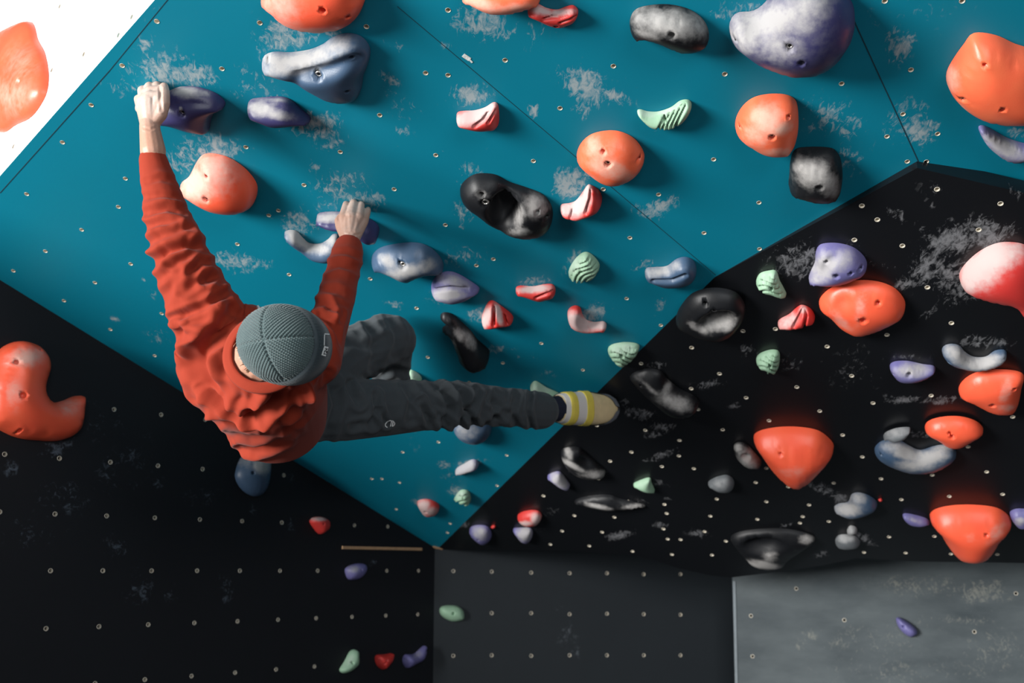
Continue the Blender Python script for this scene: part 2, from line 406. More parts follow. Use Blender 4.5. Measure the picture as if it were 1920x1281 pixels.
def strip(name, key, a, b, wid, h, mat, parent=None, label=None):
    pl = PL[key]; pa, pb = pl.hit(*a), pl.hit(*b)
    d = unit(pb - pa); s = np.cross(pl.n, d) * wid / 2
    n = pl.n * h; e = pl.n * 0.0002
    vs = [pa - s + e, pa + s + e, pb + s + e, pb - s + e, pa - s + n, pa + s + n, pb + s + n, pb - s + n]
    me = mesh_from(name, vs, [(0, 3, 2, 1), (4, 5, 6, 7), (0, 1, 5, 4), (1, 2, 6, 5), (2, 3, 7, 6), (3, 0, 4, 7)])
    o = link(name, me, M[mat], parent, smooth=False)
    return o
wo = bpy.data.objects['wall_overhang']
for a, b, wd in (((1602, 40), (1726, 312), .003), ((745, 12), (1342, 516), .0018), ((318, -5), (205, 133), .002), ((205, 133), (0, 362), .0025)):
    strip('panel_gap_shade_strip', 'B', a, b, wd, 0.0006, 'seam', wo)  # thin raised strip, its dark colour standing in for the gap's shadow
t = strip('trim_1', 'L', (641, 1027), (790, 1030), 0.013, 0.006, 'wood'); t['kind'] = 'structure'
t = strip('trim_3', 'G', (1376.5, 1090), (1381, 1290), 0.013, 0.004, 'edge'); t['kind'] = 'structure'
t = strip('trim_2', 'B', (811, 1025), (829, 1030.5), 0.02, 0.004, 'wood'); t['kind'] = 'structure'

tag = strip('route_tag', 'B', (868.5, 103), (881, 111.5), 0.013, 0.0012, 'tagwhite')
thing(tag, 'tiny white tag screwed to the blue wall near the top centre', 'tag')
strip('tag_strip', 'B', (879, 110), (885.5, 117), 0.0055, 0.0016, 'tagwhite', tag)
tb_ = bpy.data.objects.new('screw', NUT_SLIM); COL.objects.link(tb_); tb_.parent = tag
tb_.matrix_world = Matrix.Translation(Vector(PL['B'].hit(874, 106.5) + PL['B'].n * 0.0015)) @ Matrix((Vector(PL['B'].ex), Vector(PL['B'].ey), Vector(PL['B'].n))).transposed().to_4x4() @ Matrix.Diagonal((0.6, 0.6, 0.08, 1))

# ------------------------------------------------------------------ floor of padded mats
def box(name, lo, hi, mat, parent=None):
    x0, y0, z0 = lo; x1, y1, z1 = hi
    vs = [(x0,y0,z0),(x1,y0,z0),(x1,y1,z0),(x0,y1,z0),(x0,y0,z1),(x1,y0,z1),(x1,y1,z1),(x0,y1,z1)]
    return link(name, mesh_from(name, vs, [(0,3,2,1),(4,5,6,7),(0,1,5,4),(1,2,6,5),(2,3,7,6),(3,0,4,7)]), mat, parent, False)
M['mat'] = plain_mat('mat_vinyl', (0.05, 0.055, 0.065), 0.6, 0, 0.2, 3)
fl = box('floor', (-6, -4, -0.3), (6, 7.5, 0), M['mat']); fl['kind'] = 'structure'

# ------------------------------------------------------------------ climbing holds
def bolt_mesh():
    k = 18; vs = []; fs = []
    prof = [(1.0, -0.9), (1.0, 0.0), (0.9, 0.12), (0.62, 0.12), (0.55, 0.0), (0.5, -0.55)]
    for r, z in prof:
        for i in range(k):
            a = 2 * math.pi * i / k; vs.append((r * math.cos(a), r * math.sin(a), z))
    for j in range(len(prof) - 1):
        for i in range(k):
            fs.append((j * k + i, j * k + (i + 1) % k, (j + 1) * k + (i + 1) % k, (j + 1) * k + i))
    fs.append(tuple((len(prof) - 1) * k + i for i in range(k)))
    me = mesh_from('bolt', vs, fs); me.materials.append(M['metal']); me.materials.append(M['hole'])
    me.polygons[len(fs) - 1].material_index = 1
    return me
BOLT = bolt_mesh()

def hold(label, key, out, H, mat, holes=(), bolts=(), chalk=(), dents=(), creases=(), ridges=None, tilt=None, power=1.0, base=0.0015, group=None, squash=1.0, n=72):
    pl = PL[key]
    outp = catmull(out, n)
    c0 = outp.mean(0); o3 = pl.hit(*c0)
    m = (proj(o3 + pl.n * 0.04) - proj(o3)) / 0.04
    tang = np.roll(outp, -1, 0) - np.roll(outp, 1, 0); tang /= np.linalg.norm(tang, axis=1)[:, None] + 1e-9
    area = 0.5 * np.sum(outp[:, 0] * np.roll(outp[:, 1], -1) - np.roll(outp[:, 0], -1) * outp[:, 1])
    nrm = np.stack([tang[:, 1], -tang[:, 0]], 1) * np.sign(area)
    gx, gy = np.meshgrid(np.linspace(*np.percentile(outp[:, 0], [0, 100]), 26), np.linspace(*np.percentile(outp[:, 1], [0, 100]), 26))
    g = np.stack([gx.ravel(), gy.ravel()], 1); g = g[in_poly(g, outp)]
    Rpx = dist_poly(g, outp).max()
    Mi = np.clip(nrm @ m, 0, None) * H
    e = np.sqrt(Rpx ** 2 + Mi ** 2) - Rpx
    for _ in range(3): e = (np.roll(e, 1) + e + np.roll(e, -1)) / 3
    bpx = outp - nrm * np.minimum(e, Rpx * 0.7)[:, None]
    bd = pl.uv(np.array([pl.hit(*q) for q in bpx]))
    # interior points
    lo, hi = bd.min(0), bd.max(0); size = (hi - lo).max(); step = max(size / ((34 if size > 0.08 else 24) if not (creases or ridges) else 58), 0.0022)
    gx, gy = np.meshgrid(np.arange(lo[0], hi[0], step), np.arange(lo[1], hi[1], step))
    g = np.stack([gx.ravel(), gy.ravel()], 1); g[:, 0] += (np.arange(len(g)) % 2) * 1e-5
    g = g[in_poly(g, bd)]; d = dist_poly(g, bd); R = d.max()
    g = g[d > 0.16 * R]
    insets = []
    cen = bd; tg = np.roll(bd, -1, 0) - np.roll(bd, 1, 0); tg /= np.linalg.norm(tg, axis=1)[:, None] + 1e-12
    ar = 0.5 * np.sum(bd[:, 0] * np.roll(bd[:, 1], -1) - np.roll(bd[:, 0], -1) * bd[:, 1])
    nb2 = np.stack([tg[:, 1], -tg[:, 0]], 1) * np.sign(ar)
    for q in (0.02, 0.07):
        ins = bd - nb2 * q * R
        insets.append(ins[in_poly(ins, bd) & (dist_poly(ins, bd) > q * R * 0.8)])
    def hmap(uv): return None
    pit = []
    centers = []
    mm = Rpx / R                       # photograph pixels per metre, roughly
    def lift_px(q):                    # shift a mark seen at q back to its foot on the wall
        qq = np.array(q, float)
        for _ in range(4):
            u = pl.uv(pl.hit(*qq)); dd = dist_poly(u[None], bd)[0] if in_poly(u[None], bd)[0] else 0
            x = min(dd / R, 1); hh = H * math.sqrt(max(0, 1 - (1 - x) ** 2)) ** power
            qq = np.array(q, float) - m * hh
        return qq
    for (u, v, r) in list(holes) + list(bolts):
        c = pl.uv(pl.hit(*lift_px((u, v)))); rm = r / mm
        centers.append((c, rm))
    for c, rm in centers:
        g = g[np.linalg.norm(g - c, axis=1) > rm * 1.5]
        for s in (1.12, 0.88): pit.append(c + s * rm * np.array([[math.cos(a), math.sin(a)] for a in np.linspace(0, 2 * math.pi, 12, endpoint=False)]))
        pit.append(c[None])
    pts = np.vstack([bd] + insets + [g] + pit)
    r = delaunay_2d_cdt([Vector(p) for p in pts], [(i, (i + 1) % n) for i in range(n)], [], 1, 1e-7)
    v2 = np.array([tuple(v) for v in r[0]]); fs = np.array([f for f in r[2]])
    d = dist_poly(v2, bd); d[:n] = 0
    x = np.clip(d / R, 0, 1)
    h = H * np.sqrt(np.clip(1 - (1 - x) ** 2, 0, 1)) ** power
    # relax so that the ridge line is soft
    nv = len(v2)
    E_ = np.vstack([fs[:, [0, 1]], fs[:, [1, 2]], fs[:, [2, 0]]])
    cnt = np.bincount(E_[:, 0], minlength=nv) + np.bincount(E_[:, 1], minlength=nv)
    for _ in range(10):
        sm = np.bincount(E_[:, 0], h[E_[:, 1]], nv) + np.bincount(E_[:, 1], h[E_[:, 0]], nv)
        avg = sm / np.maximum(cnt, 1)
        wgt = np.clip((x - 0.2) / 0.3, 0, 1) * 0.75
        h = h * (1 - wgt) + avg * wgt
    px = proj(pl.w(v2, h))
    if tilt is not None:               # (du, dv, amount): higher on one side
        t = ((px - c0) @ unit(tilt[:2])) / (Rpx * 1.6)
        h = h * np.clip(1 + tilt[2] * t, 0.25, 1.9)
    for (u, v, ru, rv, ang, dep) in dents:
        h = h - dep * H * blobs(px, [(u, v, ru, rv, ang, 1.0)], 2.2 if dep > 0.5 else 1.3) * np.clip(x * 3, 0, 1)
    for line, wpx, dep in creases:
        dl_ = dist_line(px, line)
        h = h - dep * H * np.exp(-(dl_ / wpx) ** 2) * np.clip(x * 4, 0, 1)
    if ridges is not None:
        amp, wl, (rx, ry) = ridges
        t = (px - c0) @ unit((rx, ry)); s_ = (px - c0) @ unit((-ry, rx))
        ph = t / wl + 0.9 * np.sin(s_ / (wl * 2.4)) + 0.4 * np.sin(s_ / wl)
        h = h + amp * H * np.where(np.sin(ph * 2 * np.pi) > 0, 0.5, -0.5) * np.clip(x * 3, 0, 1)
    h = np.maximum(h, 0.04 * H * np.clip(x * 5, 0, 1))
    hs = h.copy()
    for c, rm in centers:
        dd = np.linalg.norm(v2 - c, axis=1)
        ins = dd < rm
        h[ins] = np.maximum(h[ins] - min(2.2 * rm, 0.02), 0.001)
    h = h + base
    top = pl.w(v2, h)
    basev = pl.w(bd, np.full(n, base))
    verts = np.vstack([top, basev])
    faces = []
    for f in fs:
        a, b, c = v2[f[0]], v2[f[1]], v2[f[2]]
        cr = (b[0] - a[0]) * (c[1] - a[1]) - (b[1] - a[1]) * (c[0] - a[0])
        faces.append(tuple(f) if cr > 0 else (f[0], f[2], f[1]))
    faces.append(tuple(nv + i for i in range(n)))
    org = pl.w(pl.uv(o3), 0.0)
    me = mesh_from('climbing_hold', verts - org, faces)
    pxv = proj(verts)
    set_attr(me, 'chalk', blobs(pxv, chalk) if len(chalk) else np.zeros(len(verts)))
    o = link('climbing_hold', me, M[mat]); o.location = Vector(org)
    cname = {'orange': 'orange', 'tangerine': 'orange', 'red': 'red', 'slate': 'slate blue', 'purple': 'purple', 'lilac': 'purple', 'blackhold': 'black', 'greyhold': 'grey', 'mint': 'mint green'}[mat]
    wname = {'B': 'blue overhang', 'R': 'black overhang', 'L': 'black upright wall', 'D': 'dark grey panel', 'G': 'grey panel', 'W': 'white wall'}[key]
    thing(o, label, 'climbing hold', group or (cname + ' holds on the ' + wname))
    R3 = Matrix((Vector(pl.ex), Vector(pl.ey), Vector(pl.n))).transposed().to_4x4()
    nh = len(holes)
    for k, (c, rm) in enumerate(centers[nh:]):
        i = np.argmin(np.linalg.norm(v2 - c, axis=1)); zz = h[i]
        # lean the bolt with the surface
        b = bpy.data.objects.new('bolt', BOLT); COL.objects.link(b); b.parent = o
        w = pl.w(c, zz + rm * 0.75) - org
        b.matrix_local = Matrix.Translation(Vector(w)) @ R3 @ Matrix.Scale(rm * 0.84, 4)
    return o

#@@HOLDS
H_ = hold
H_('huge orange hold cut by the top edge above the slate blue fin', 'B', [(488,-5),(500,15),(525,40),(560,56),(600,60),(640,52),(668,32),(683,5),(684,-20),(660,-60),(590,-80),(520,-60)], .10, 'orange', [(604,20,6),(650,32,3.5)], chalk=[(520,20,45,60,0,.5),(600,62,60,9,0,.7)])
H_('large slate blue fin shaped hold with chalky upper ridge below the huge orange one', 'B', [(490,116),(496,103),(515,96),(545,97),(580,92),(605,82),(625,68),(650,61),(675,66),(690,80),(695,97),(690,120),(682,140),(678,165),(668,187),(640,199),(610,194),(580,176),(545,155),(510,140),(495,130)], .095, 'slate',
   [(664,85,4.5),(648,180,4),(501,123,3),(587,181,3)], [(594,153,7)], [(560,115,75,22,-14,1.0),(525,115,40,16,10,1.0),(630,90,30,18,-20,.75),(640,75,20,10,0,.5)], tilt=(-.3,-1,.35), creases=[([(560,148),(620,135),(680,112)],16,.25)])
H_('dark purple hold gripped by the climber raised left hand', 'B', [(285,230),(284,205),(301,180),(330,164),(350,161),(375,163),(405,174),(423,190),(422,200),(405,210),(396,225),(393,245),(375,253),(350,250),(318,237)], .085, 'purple', [], [(341,216,6)], [(345,172,34,9,5,.95),(380,175,16,6,0,.6),(339,204,4,4,0,.9)], tilt=(-.4,-1,.35), creases=[([(330,195),(380,195),(425,192)],10,.12)])
H_('purple lemon shaped hold right of the gripped dark purple one', 'B', [(464,200),(470,186),(490,182),(525,180),(545,186),(565,203),(585,222),(575,231),(545,236),(515,238),(490,230),(470,218)], .07, 'purple', [], [], [(490,205,30,14,10,1.0),(520,215,30,10,10,.8),(500,188,50,6,0,.45)], creases=[([(470,196),(510,195),(545,205),(580,225)],6,.15)])
H_('orange hold whitened by chalk beside the climber left sleeve', 'B', [(336,350),(342,340),(355,330),(368,305),(380,290),(400,287),(430,295),(460,315),(480,340),(483,360),(475,382),(450,397),(425,400),(395,395),(365,380),(345,364)], .095, 'orange', [(396,304,3.5),(461,385,3)], [(387,376,5.5)], [(365,345,38,36,0,1.0),(400,330,42,40,0,.8),(385,300,20,14,0,.7)], dents=[(366,330,18,22,20,.15)])
H_('rough black oval hold between two purple and red holds near the top', 'B', [(1181,52),(1183,30),(1195,15),(1225,8),(1260,8),(1295,18),(1320,38),(1330,65),(1323,85),(1300,100),(1275,101),(1255,93),(1230,82),(1205,75),(1190,72)], .085, 'blackhold', [(1259,70,7)], [], [(1255,45,60,26,10,.95),(1200,30,20,24,0,.6),(1295,50,26,26,0,.7),(1215,65,30,10,15,.5)], tilt=(0,-1,.2))
H_('huge indigo egg shaped hold at the top with chalk on its upper left', 'B', [(1367,50),(1372,32),(1385,22),(1410,20),(1430,8),(1450,-15),(1480,-35),(1530,-45),(1575,-25),(1598,5),(1603,35),(1598,65),(1580,100),(1550,128),(1515,142),(1480,141),(1445,130),(1410,112),(1385,90),(1370,70)], .14, 'purple', [(1503,118,5.5),(1380,59,3)], [(1482,90,7)], [(1440,40,70,34,-10,1.05),(1400,60,40,40,30,.85),(1500,20,60,40,-30,.85),(1450,80,60,40,20,.55),(1520,60,60,60,0,.15)])
H_('orange hold cut by the top edge beside the small red hold', 'B', [(865,-5),(885,10),(915,24),(940,27),(970,22),(1000,10),(1015,-5),(1005,-35),(940,-50),(880,-35)], .085, 'tangerine', chalk=[(900,10,50,16,15,.7),(960,18,40,12,-10,.7)])
H_('small red grinning hold touching the orange one at the top', 'B', [(988,18),(995,8),(1008,6),(1025,14),(1045,17),(1062,11),(1075,9),(1084,18),(1082,32),(1072,46),(1050,57),(1030,52),(1008,38),(995,28)], .055, 'red', [], [(1043,37,5)], [(1010,18,26,9,15,1.0),(1050,24,30,6,-5,.9)], creases=[([(1020,38),(1050,30),(1082,20)],3,.3),([(1050,50),(1070,42),(1082,32)],2.5,.2)], tilt=(-.2,-1,.4))
H_('big smooth orange hold cut by the right edge on blue', 'B', [(1774,150),(1776,130),(1790,105),(1808,80),(1820,64),(1838,60),(1870,66),(1900,80),(1935,95),(1970,140),(1975,190),(1950,225),(1900,234),(1860,228),(1830,218),(1800,195),(1782,172)], .11, 'tangerine', [(1835,86,4),(1880,206,5)], [(1809,188,6)], [(1785,150,16,26,0,.6),(1800,205,30,10,40,.5)])
H_('chalky lilac crescent hold below the big orange one at the right edge', 'B', [(1834,240),(1842,234),(1860,242),(1885,256),(1910,265),(1945,275),(1950,295),(1925,304),(1895,304),(1870,290),(1848,268)], .05, 'lilac', chalk=[(1880,275,50,18,30,.95)])
H_('orange rounded hold directly above the square black one', 'B', [(1378,235),(1382,215),(1395,195),(1415,181),(1445,175),(1475,177),(1492,188),(1497,215),(1496,245),(1490,270),(1478,286),(1455,292),(1425,285),(1395,265),(1382,250)], .095, 'tangerine', [(1474,192,3.5),(1389,237,2.5)], [(1448,258,5.5)], [(1440,225,28,32,0,.95),(1420,250,30,30,0,.5),(1465,240,26,14,-20,.8),(1460,285,30,8,0,.6)])
H_('orange rounded hold in the middle of the blue wall', 'B', [(1081,290),(1088,270),(1105,253),(1130,245),(1160,245),(1188,258),(1205,280),(1208,300),(1195,325),(1170,342),(1145,347),(1120,338),(1095,318),(1083,302)], .085, 'tangerine', [(1131,259,4),(1196,301,4)], [(1140,309,5.5)], [(1145,318,44,18,20,.75),(1110,265,20,8,-30,.5),(1130,290,40,30,0,.35)])
H_('square black hold with chalky face under the orange one', 'B', [(1478,350),(1480,325),(1482,300),(1490,280),(1510,275),(1545,275),(1565,280),(1577,300),(1579,330),(1573,360),(1555,374),(1530,376),(1500,367),(1483,358)], .09, 'blackhold', [(1536,353,7)], [], [(1525,325,34,26,20,.95),(1500,310,14,20,0,.7),(1555,345,18,24,0,.75)], power=.8)
H_('large black hold with a deep pocket in the middle of the blue wall', 'B', [(862,360),(867,343),(885,328),(905,324),(930,327),(955,340),(985,350),(1015,362),(1032,380),(1037,405),(1028,430),(1005,444),(975,447),(945,437),(915,420),(890,400),(870,382)], .085, 'blackhold', [(906,339,4),(1009,374,3.5),(1024,388,4)], [(910,384,7)], [(1003,388,22,20,20,.9),(975,405,10,26,20,.7),(975,435,20,8,0,.7),(905,365,16,10,0,.25)], dents=[(946,402,26,30,-35,.95),(950,380,14,24,-20,.5)])
H_('white and red beak shaped hold left of the mint crescent', 'B', [(856,222),(858,210),(870,207),(890,206),(910,200),(925,191),(933,194),(936,210),(935,232),(925,245),(905,249),(885,244),(865,233)], .06, 'red', [], [(899,238,4.5)], [(885,218,38,16,-15,1.2),(915,205,20,8,-40,1.1),(870,222,18,14,0,1.1)], creases=[([(928,196),(905,228),(890,238)],3,.4),([(932,205),(915,235)],2.5,.25)], tilt=(-.6,-.6,.35))
H_('mint crescent hold with carved grooves on the upper blue wall', 'B', [(1194,208),(1200,204),(1215,208),(1235,208),(1258,200),(1275,188),(1290,186),(1297,195),(1292,212),(1280,228),(1262,240),(1240,243),(1218,237),(1202,222)], .045, 'mint', [(1246,228,4.5)], [], [(1210,213,20,7,10,.7),(1240,210,30,5,-10,.6)], creases=[([(1291-i*9,190+i*3),(1266-i*8,238+i*1.5)],1.9,.42) for i in range(5)])
H_('white and red folded hold below the central orange one', 'B', [(1050,390),(1054,382),(1068,380),(1080,375),(1092,360),(1102,346),(1110,347),(1122,355),(1129,370),(1125,387),(1112,400),(1095,408),(1080,412),(1062,406),(1053,398)], .06, 'red', [], [(1086,400,4.5)], [(1085,385,24,18,-50,1.2),(1062,392,14,12,0,1.2),(1100,365,8,24,10,1.1)], creases=[([(1107,348),(1106,375),(1098,400)],2.6,.45),([(1090,365),(1075,390),(1070,408)],2.6,.35)])
H_('slate blue whale shaped hold right of the climber right sleeve', 'B', [(696,490),(700,475),(715,463),(745,456),(780,454),(805,462),(825,480),(833,500),(828,510),(805,512),(785,517),(765,525),(745,520),(730,512),(712,507),(700,500)], .08, 'slate', [(754,467,3.5),(711,507,2.5)], [(756,492,5.5)], [(760,510,34,14,-10,1.0),(725,490,20,10,40,.8),(795,500,24,12,-20,.8)], tilt=(0,.8,.25))
H_('lilac mouth shaped hold touching the slate blue whale hold', 'B', [(809,545),(810,530),(820,515),(840,508),(860,513),(885,528),(900,540),(895,548),(875,562),(850,569),(828,565),(814,557)], .06, 'lilac', [], [], [(840,553,32,14,0,1.1),(850,528,34,12,20,.75)], creases=[([(812,545),(845,540),(880,543),(900,541)],3,.25)])
H_('slate blue curved hold near the right corner of the blue wall', 'B', [(1209,515),(1212,502),(1228,500),(1250,498),(1268,485),(1285,481),(1300,488),(1306,505),(1300,525),(1280,540),(1250,543),(1228,535),(1213,524)], .065, 'slate', chalk=[(1235,508,30,12,-10,.85),(1262,500,16,12,-30,.5)], creases=[([(1225,530),(1260,530),(1285,518)],4,.2)], tilt=(0,-1,.3))
H_('mint triangular hold carved with contour ridges below the pocketed black one', 'B', [(1066,515),(1068,502),(1080,483),(1095,472),(1108,475),(1122,490),(1124,502),(1115,517),(1098,525),(1080,526),(1070,521)], .04, 'mint', [(1089,509,3.5)], [], [(1078,495,12,20,30,.6)], ridges=(.35, 8.5, (.8,.55)))
H_('red lips shaped hold on lower blue with a chalked top', 'B', [(967,540),(975,535),(1000,536),(1022,532),(1037,533),(1042,545),(1036,557),(1020,566),(1008,568),(990,561),(970,551)], .05, 'red', [(1008,560,3)], [], [(1000,542,32,7,-3,1.1)], creases=[([(1005,562),(1025,552),(1042,546)],2.5,.35)], tilt=(0,-1,.3))
H_('red and white folded hold above the hanging black one', 'B', [(903,600),(906,585),(915,566),(925,563),(940,573),(958,587),(963,598),(955,607),(938,612),(920,615),(908,613)], .055, 'red', [(935,610,3)], [], [(912,595,9,22,15,1.2),(935,590,6,22,-15,1.1)], creases=[([(926,566),(926,610)],2.6,.45),([(938,576),(950,608)],2.6,.4)])
H_('pale pink banana hold below the red lips hold', 'B', [(1064,590),(1067,578),(1078,572),(1088,576),(1092,588),(1100,599),(1115,603),(1132,602),(1138,610),(1132,619),(1115,624),(1090,622),(1070,610)], .05, 'red', [(1084,618,3)], [], [(1085,605,30,16,30,1.2),(1120,610,24,10,0,1.2),(1072,595,10,14,0,.75)])
H_('black claw shaped hold hanging right of the bent knee', 'B', [(824,592),(832,585),(848,588),(865,602),(882,618),(895,635),(912,650),(919,660),(912,675),(890,683),(870,680),(858,665),(848,645),(838,630),(826,617),(833,606),(825,600)], .08, 'blackhold', chalk=[(862,628,9,14,-30,.9),(880,640,10,18,-30,.75),(850,650,6,10,0,.5)], tilt=(.6,.8,.35))
H_('mint ridged hold at the edge between blue and black walls', 'B', [(1140,660),(1143,648),(1160,642),(1180,641),(1197,645),(1198,655),(1190,670),(1175,682),(1165,686),(1150,677)], .038, 'mint', [(1166,667,3.5),(1175,649,1.8)], [], [(1165,655,26,12,0,.6)], ridges=(.3, 9, (.2,1)))
H_('small mint hold partly hidden behind the bent shin', 'B', [(764,700),(770,693),(782,698),(791,708),(788,716),(768,718)], .035, 'mint', chalk=[(778,705,12,8,0,.6)])
H_('mint wedge hold just above the outstretched ankle', 'B', [(994,725),(1000,715),(1008,715),(1025,726),(1045,735),(1052,742),(1040,747),(1015,744),(998,738)], .04, 'mint', chalk=[(1010,728,26,10,15,.7)])
H_('slate blue hold peeking out under the outstretched calf', 'B', [(850,800),(856,788),(885,782),(915,788),(922,803),(915,820),(895,832),(870,828),(855,815)], .06, 'slate', chalk=[(875,810,24,16,0,.5)])
H_('small white pebble hold on the lower blue tip', 'B', [(853,885),(858,876),(872,868),(885,861),(895,863),(898,870),(890,880),(870,888),(858,890)], .04, 'lilac', chalk=[(872,878,24,14,-30,1.25)])
H_('tiny mint knobbly hold on the lower blue tip', 'B', [(850,940),(855,928),(865,918),(878,920),(883,932),(880,942),(866,944),(858,938)], .035, 'mint', [(868,934,2)], [], [(862,928,10,8,0,.7)], ridges=(.4, 9, (.6,.5)))
H_('small red and white hold on the lower blue tip', 'B', [(782,942),(790,936),(805,936),(820,943),(824,952),(818,963),(802,968),(790,960)], .04, 'red', [(799,950,2.5)], [], [(793,952,12,16,0,1.2),(808,960,14,9,0,.9)])
H_('chalky slate crescent hold beside the climber right cuff', 'B', [(532,437),(540,431),(555,432),(568,445),(580,455),(600,456),(615,448),(625,438),(636,440),(642,455),(637,475),(620,490),(605,492),(585,488),(560,470),(542,455)], .06, 'slate', [(542,444,2)], [(597,483,4.5)], [(560,448,36,13,35,1.1),(595,465,28,10,10,1.0),(622,450,14,12,0,.9)])
H_('purple log hold gripped by the climber right hand', 'B', [(592,408),(598,399),(620,396),(660,398),(688,407),(706,418),(712,430),(708,445),(695,452),(680,450),(670,438),(645,428),(620,426),(600,420)], .085, 'purple', chalk=[(615,407,34,10,0,.9),(640,408,24,10,0,.75)])

# black overhang on the right
H_('large black hold with a chalky scoop where blue meets black', 'R', [(1268,590),(1275,570),(1295,545),(1320,534),(1350,532),(1380,540),(1396,560),(1397,580),(1390,600),(1372,622),(1345,633),(1315,628),(1285,615),(1270,603)], .07, 'blackhold', [(1325,545,4)], [(1339,581,6)], [(1350,605,30,16,-15,.95),(1310,615,20,7,25,.8),(1365,612,16,10,-30,.7)], dents=[(1345,600,34,18,-15,.75)], base=.02)
H_('mint jagged hold right of the scooped black one', 'R', [(1418,525),(1425,512),(1440,507),(1455,507),(1462,525),(1470,540),(1475,553),(1462,556),(1445,550),(1432,546),(1420,537)], .04, 'mint', [(1447,540,3.5)], [], [(1440,520,20,12,0,.4)], ridges=(.35, 9, (.3,1)))
H_('lilac fish tail hold touching the largest orange one', 'R', [(1515,525),(1520,508),(1528,490),(1530,470),(1540,457),(1570,455),(1600,463),(1620,480),(1626,497),(1620,512),(1595,527),(1565,535),(1535,535),(1520,532)], .075, 'lilac', [(1568,519,5),(1549,471,3.5),(1594,514,3.5),(1612,506,3.5)], [], [(1545,500,30,26,-40,1.0),(1575,490,26,20,-30,.8),(1535,525,24,8,0,.7)], dents=[(1560,488,10,34,35,.15)])
H_('large orange hold under the lilac fish tail one on black', 'R', [(1535,570),(1540,555),(1560,538),(1595,526),(1640,526),(1675,538),(1695,560),(1697,580),(1688,598),(1660,615),(1625,628),(1600,629),(1575,615),(1555,595),(1540,582)], .075, 'orange', [(1618,602,5.5),(1645,546,3.5)], [], [(1615,575,12,34,10,.4),(1575,600,30,10,45,.4)], dents=[(1578,560,18,26,-20,.2)])
H_('small red shell hold below the jagged mint one', 'R', [(1458,608),(1462,598),(1480,588),(1495,575),(1505,571),(1520,578),(1528,592),(1525,603),(1505,613),(1485,617),(1465,615)], .05, 'red', [(1500,608,4)], [], [(1478,602,24,14,-30,.7),(1505,580,8,10,0,.5)], creases=[([(1508,573),(1500,592),(1488,614)],3,.45),([(1508,574),(1512,595),(1508,612)],2.5,.35)])
H_('large red and white bulb hold cut by the right edge', 'R', [(1798,520),(1805,500),(1830,475),(1860,458),(1890,453),(1925,460),(1950,490),(1960,540),(1950,600),(1935,610),(1910,585),(1895,572),(1870,568),(1835,558),(1808,542)], .10, 'red', [(1868,560,4)], [], [(1835,505,40,36,-30,1.25),(1870,480,44,30,-15,1.2),(1815,530,18,24,0,1.1),(1895,470,30,20,0,.9)])
H_('small mint hold with a lone hole in the middle of black', 'R', [(1418,672),(1425,662),(1445,655),(1460,658),(1462,675),(1458,692),(1448,700),(1432,694),(1420,683)], .04, 'mint', [(1444,686,3.2)], [], [], ridges=(.3, 9, (.2,1)))
H_('lilac half moon hold left of the chalky crescent one', 'R', [(1668,688),(1675,678),(1700,676),(1730,682),(1750,685),(1754,692),(1742,706),(1720,716),(1695,717),(1678,707)], .055, 'lilac', [(1704,706,4),(1675,688,2)], [], [(1710,695,34,14,0,.85)])
H_('chalky white crescent hold above the rightmost orange hold', 'R', [(1766,660),(1770,648),(1785,644),(1800,648),(1808,658),(1825,668),(1848,668),(1865,657),(1882,655),(1888,662),(1882,677),(1865,690),(1835,697),(1805,692),(1780,680)], .055, 'slate', [(1779,663,2.5)], [], [(1800,668,34,16,30,1.1),(1845,682,40,14,-10,1.15),(1785,655,16,10,0,.9)])
H_('orange heart shaped hold below the chalky white crescent', 'R', [(1797,735),(1800,720),(1815,705),(1840,695),(1880,692),(1910,696),(1920,705),(1916,725),(1910,755),(1902,772),(1880,777),(1855,772),(1825,757),(1803,745)], .065, 'orange', [(1861,761,3.8),(1899,710,3)], [], [(1885,735,12,26,15,.5),(1885,765,20,8,0,.5)])
H_('small orange oval hold overlapping the end of the lilac crescent', 'R', [(1733,798),(1740,785),(1765,777),(1800,776),(1830,785),(1844,800),(1838,812),(1815,828),(1795,836),(1775,833),(1755,820),(1738,808)], .065, 'orange', [(1785,816,3.8),(1778,787,2.5)], base=.012)
H_('big slate crescent hold with chalky cradle under the orange oval', 'R', [(1639,845),(1645,832),(1660,824),(1685,824),(1705,835),(1725,843),(1750,836),(1770,833),(1788,838),(1794,852),(1785,865),(1765,880),(1740,887),(1710,888),(1675,877),(1650,862)], .06, 'slate', [(1652,837,2)], [], [(1700,850,40,14,20,1.1),(1745,860,34,14,-15,1.15),(1720,872,40,12,0,.9),(1765,842,24,8,-10,.8)])
H_('small grey arrowhead hold on the end of the slate crescent', 'R', [(1656,812),(1662,805),(1680,798),(1700,796),(1707,799),(1698,815),(1680,824),(1665,821),(1657,818)], .045, 'greyhold', chalk=[(1680,810,24,10,0,.5)], base=.012)
H_('orange shield shaped hold with a red glow above its flat top', 'R', [(1412,820),(1425,807),(1460,800),(1500,800),(1535,807),(1558,825),(1564,840),(1555,860),(1530,888),(1505,904),(1490,907),(1470,897),(1445,875),(1425,848)], .115, 'orange', [(1465,816,2.5),(1485,897,3.5)], [], [(1485,885,26,12,0,.3)], tilt=(0,1,.3))
H_('orange shield shaped hold at the bottom right of the black overhang', 'R', [(1742,970),(1752,955),(1785,947),(1830,946),(1870,952),(1893,968),(1898,980),(1885,1000),(1865,1028),(1845,1041),(1820,1043),(1795,1037),(1775,1018),(1758,993)], .115, 'orange', [(1845,964,2.5),(1805,1035,3)], [], [(1870,1000,14,26,40,.45),(1820,1010,12,10,0,.3)], tilt=(0,1,.3))
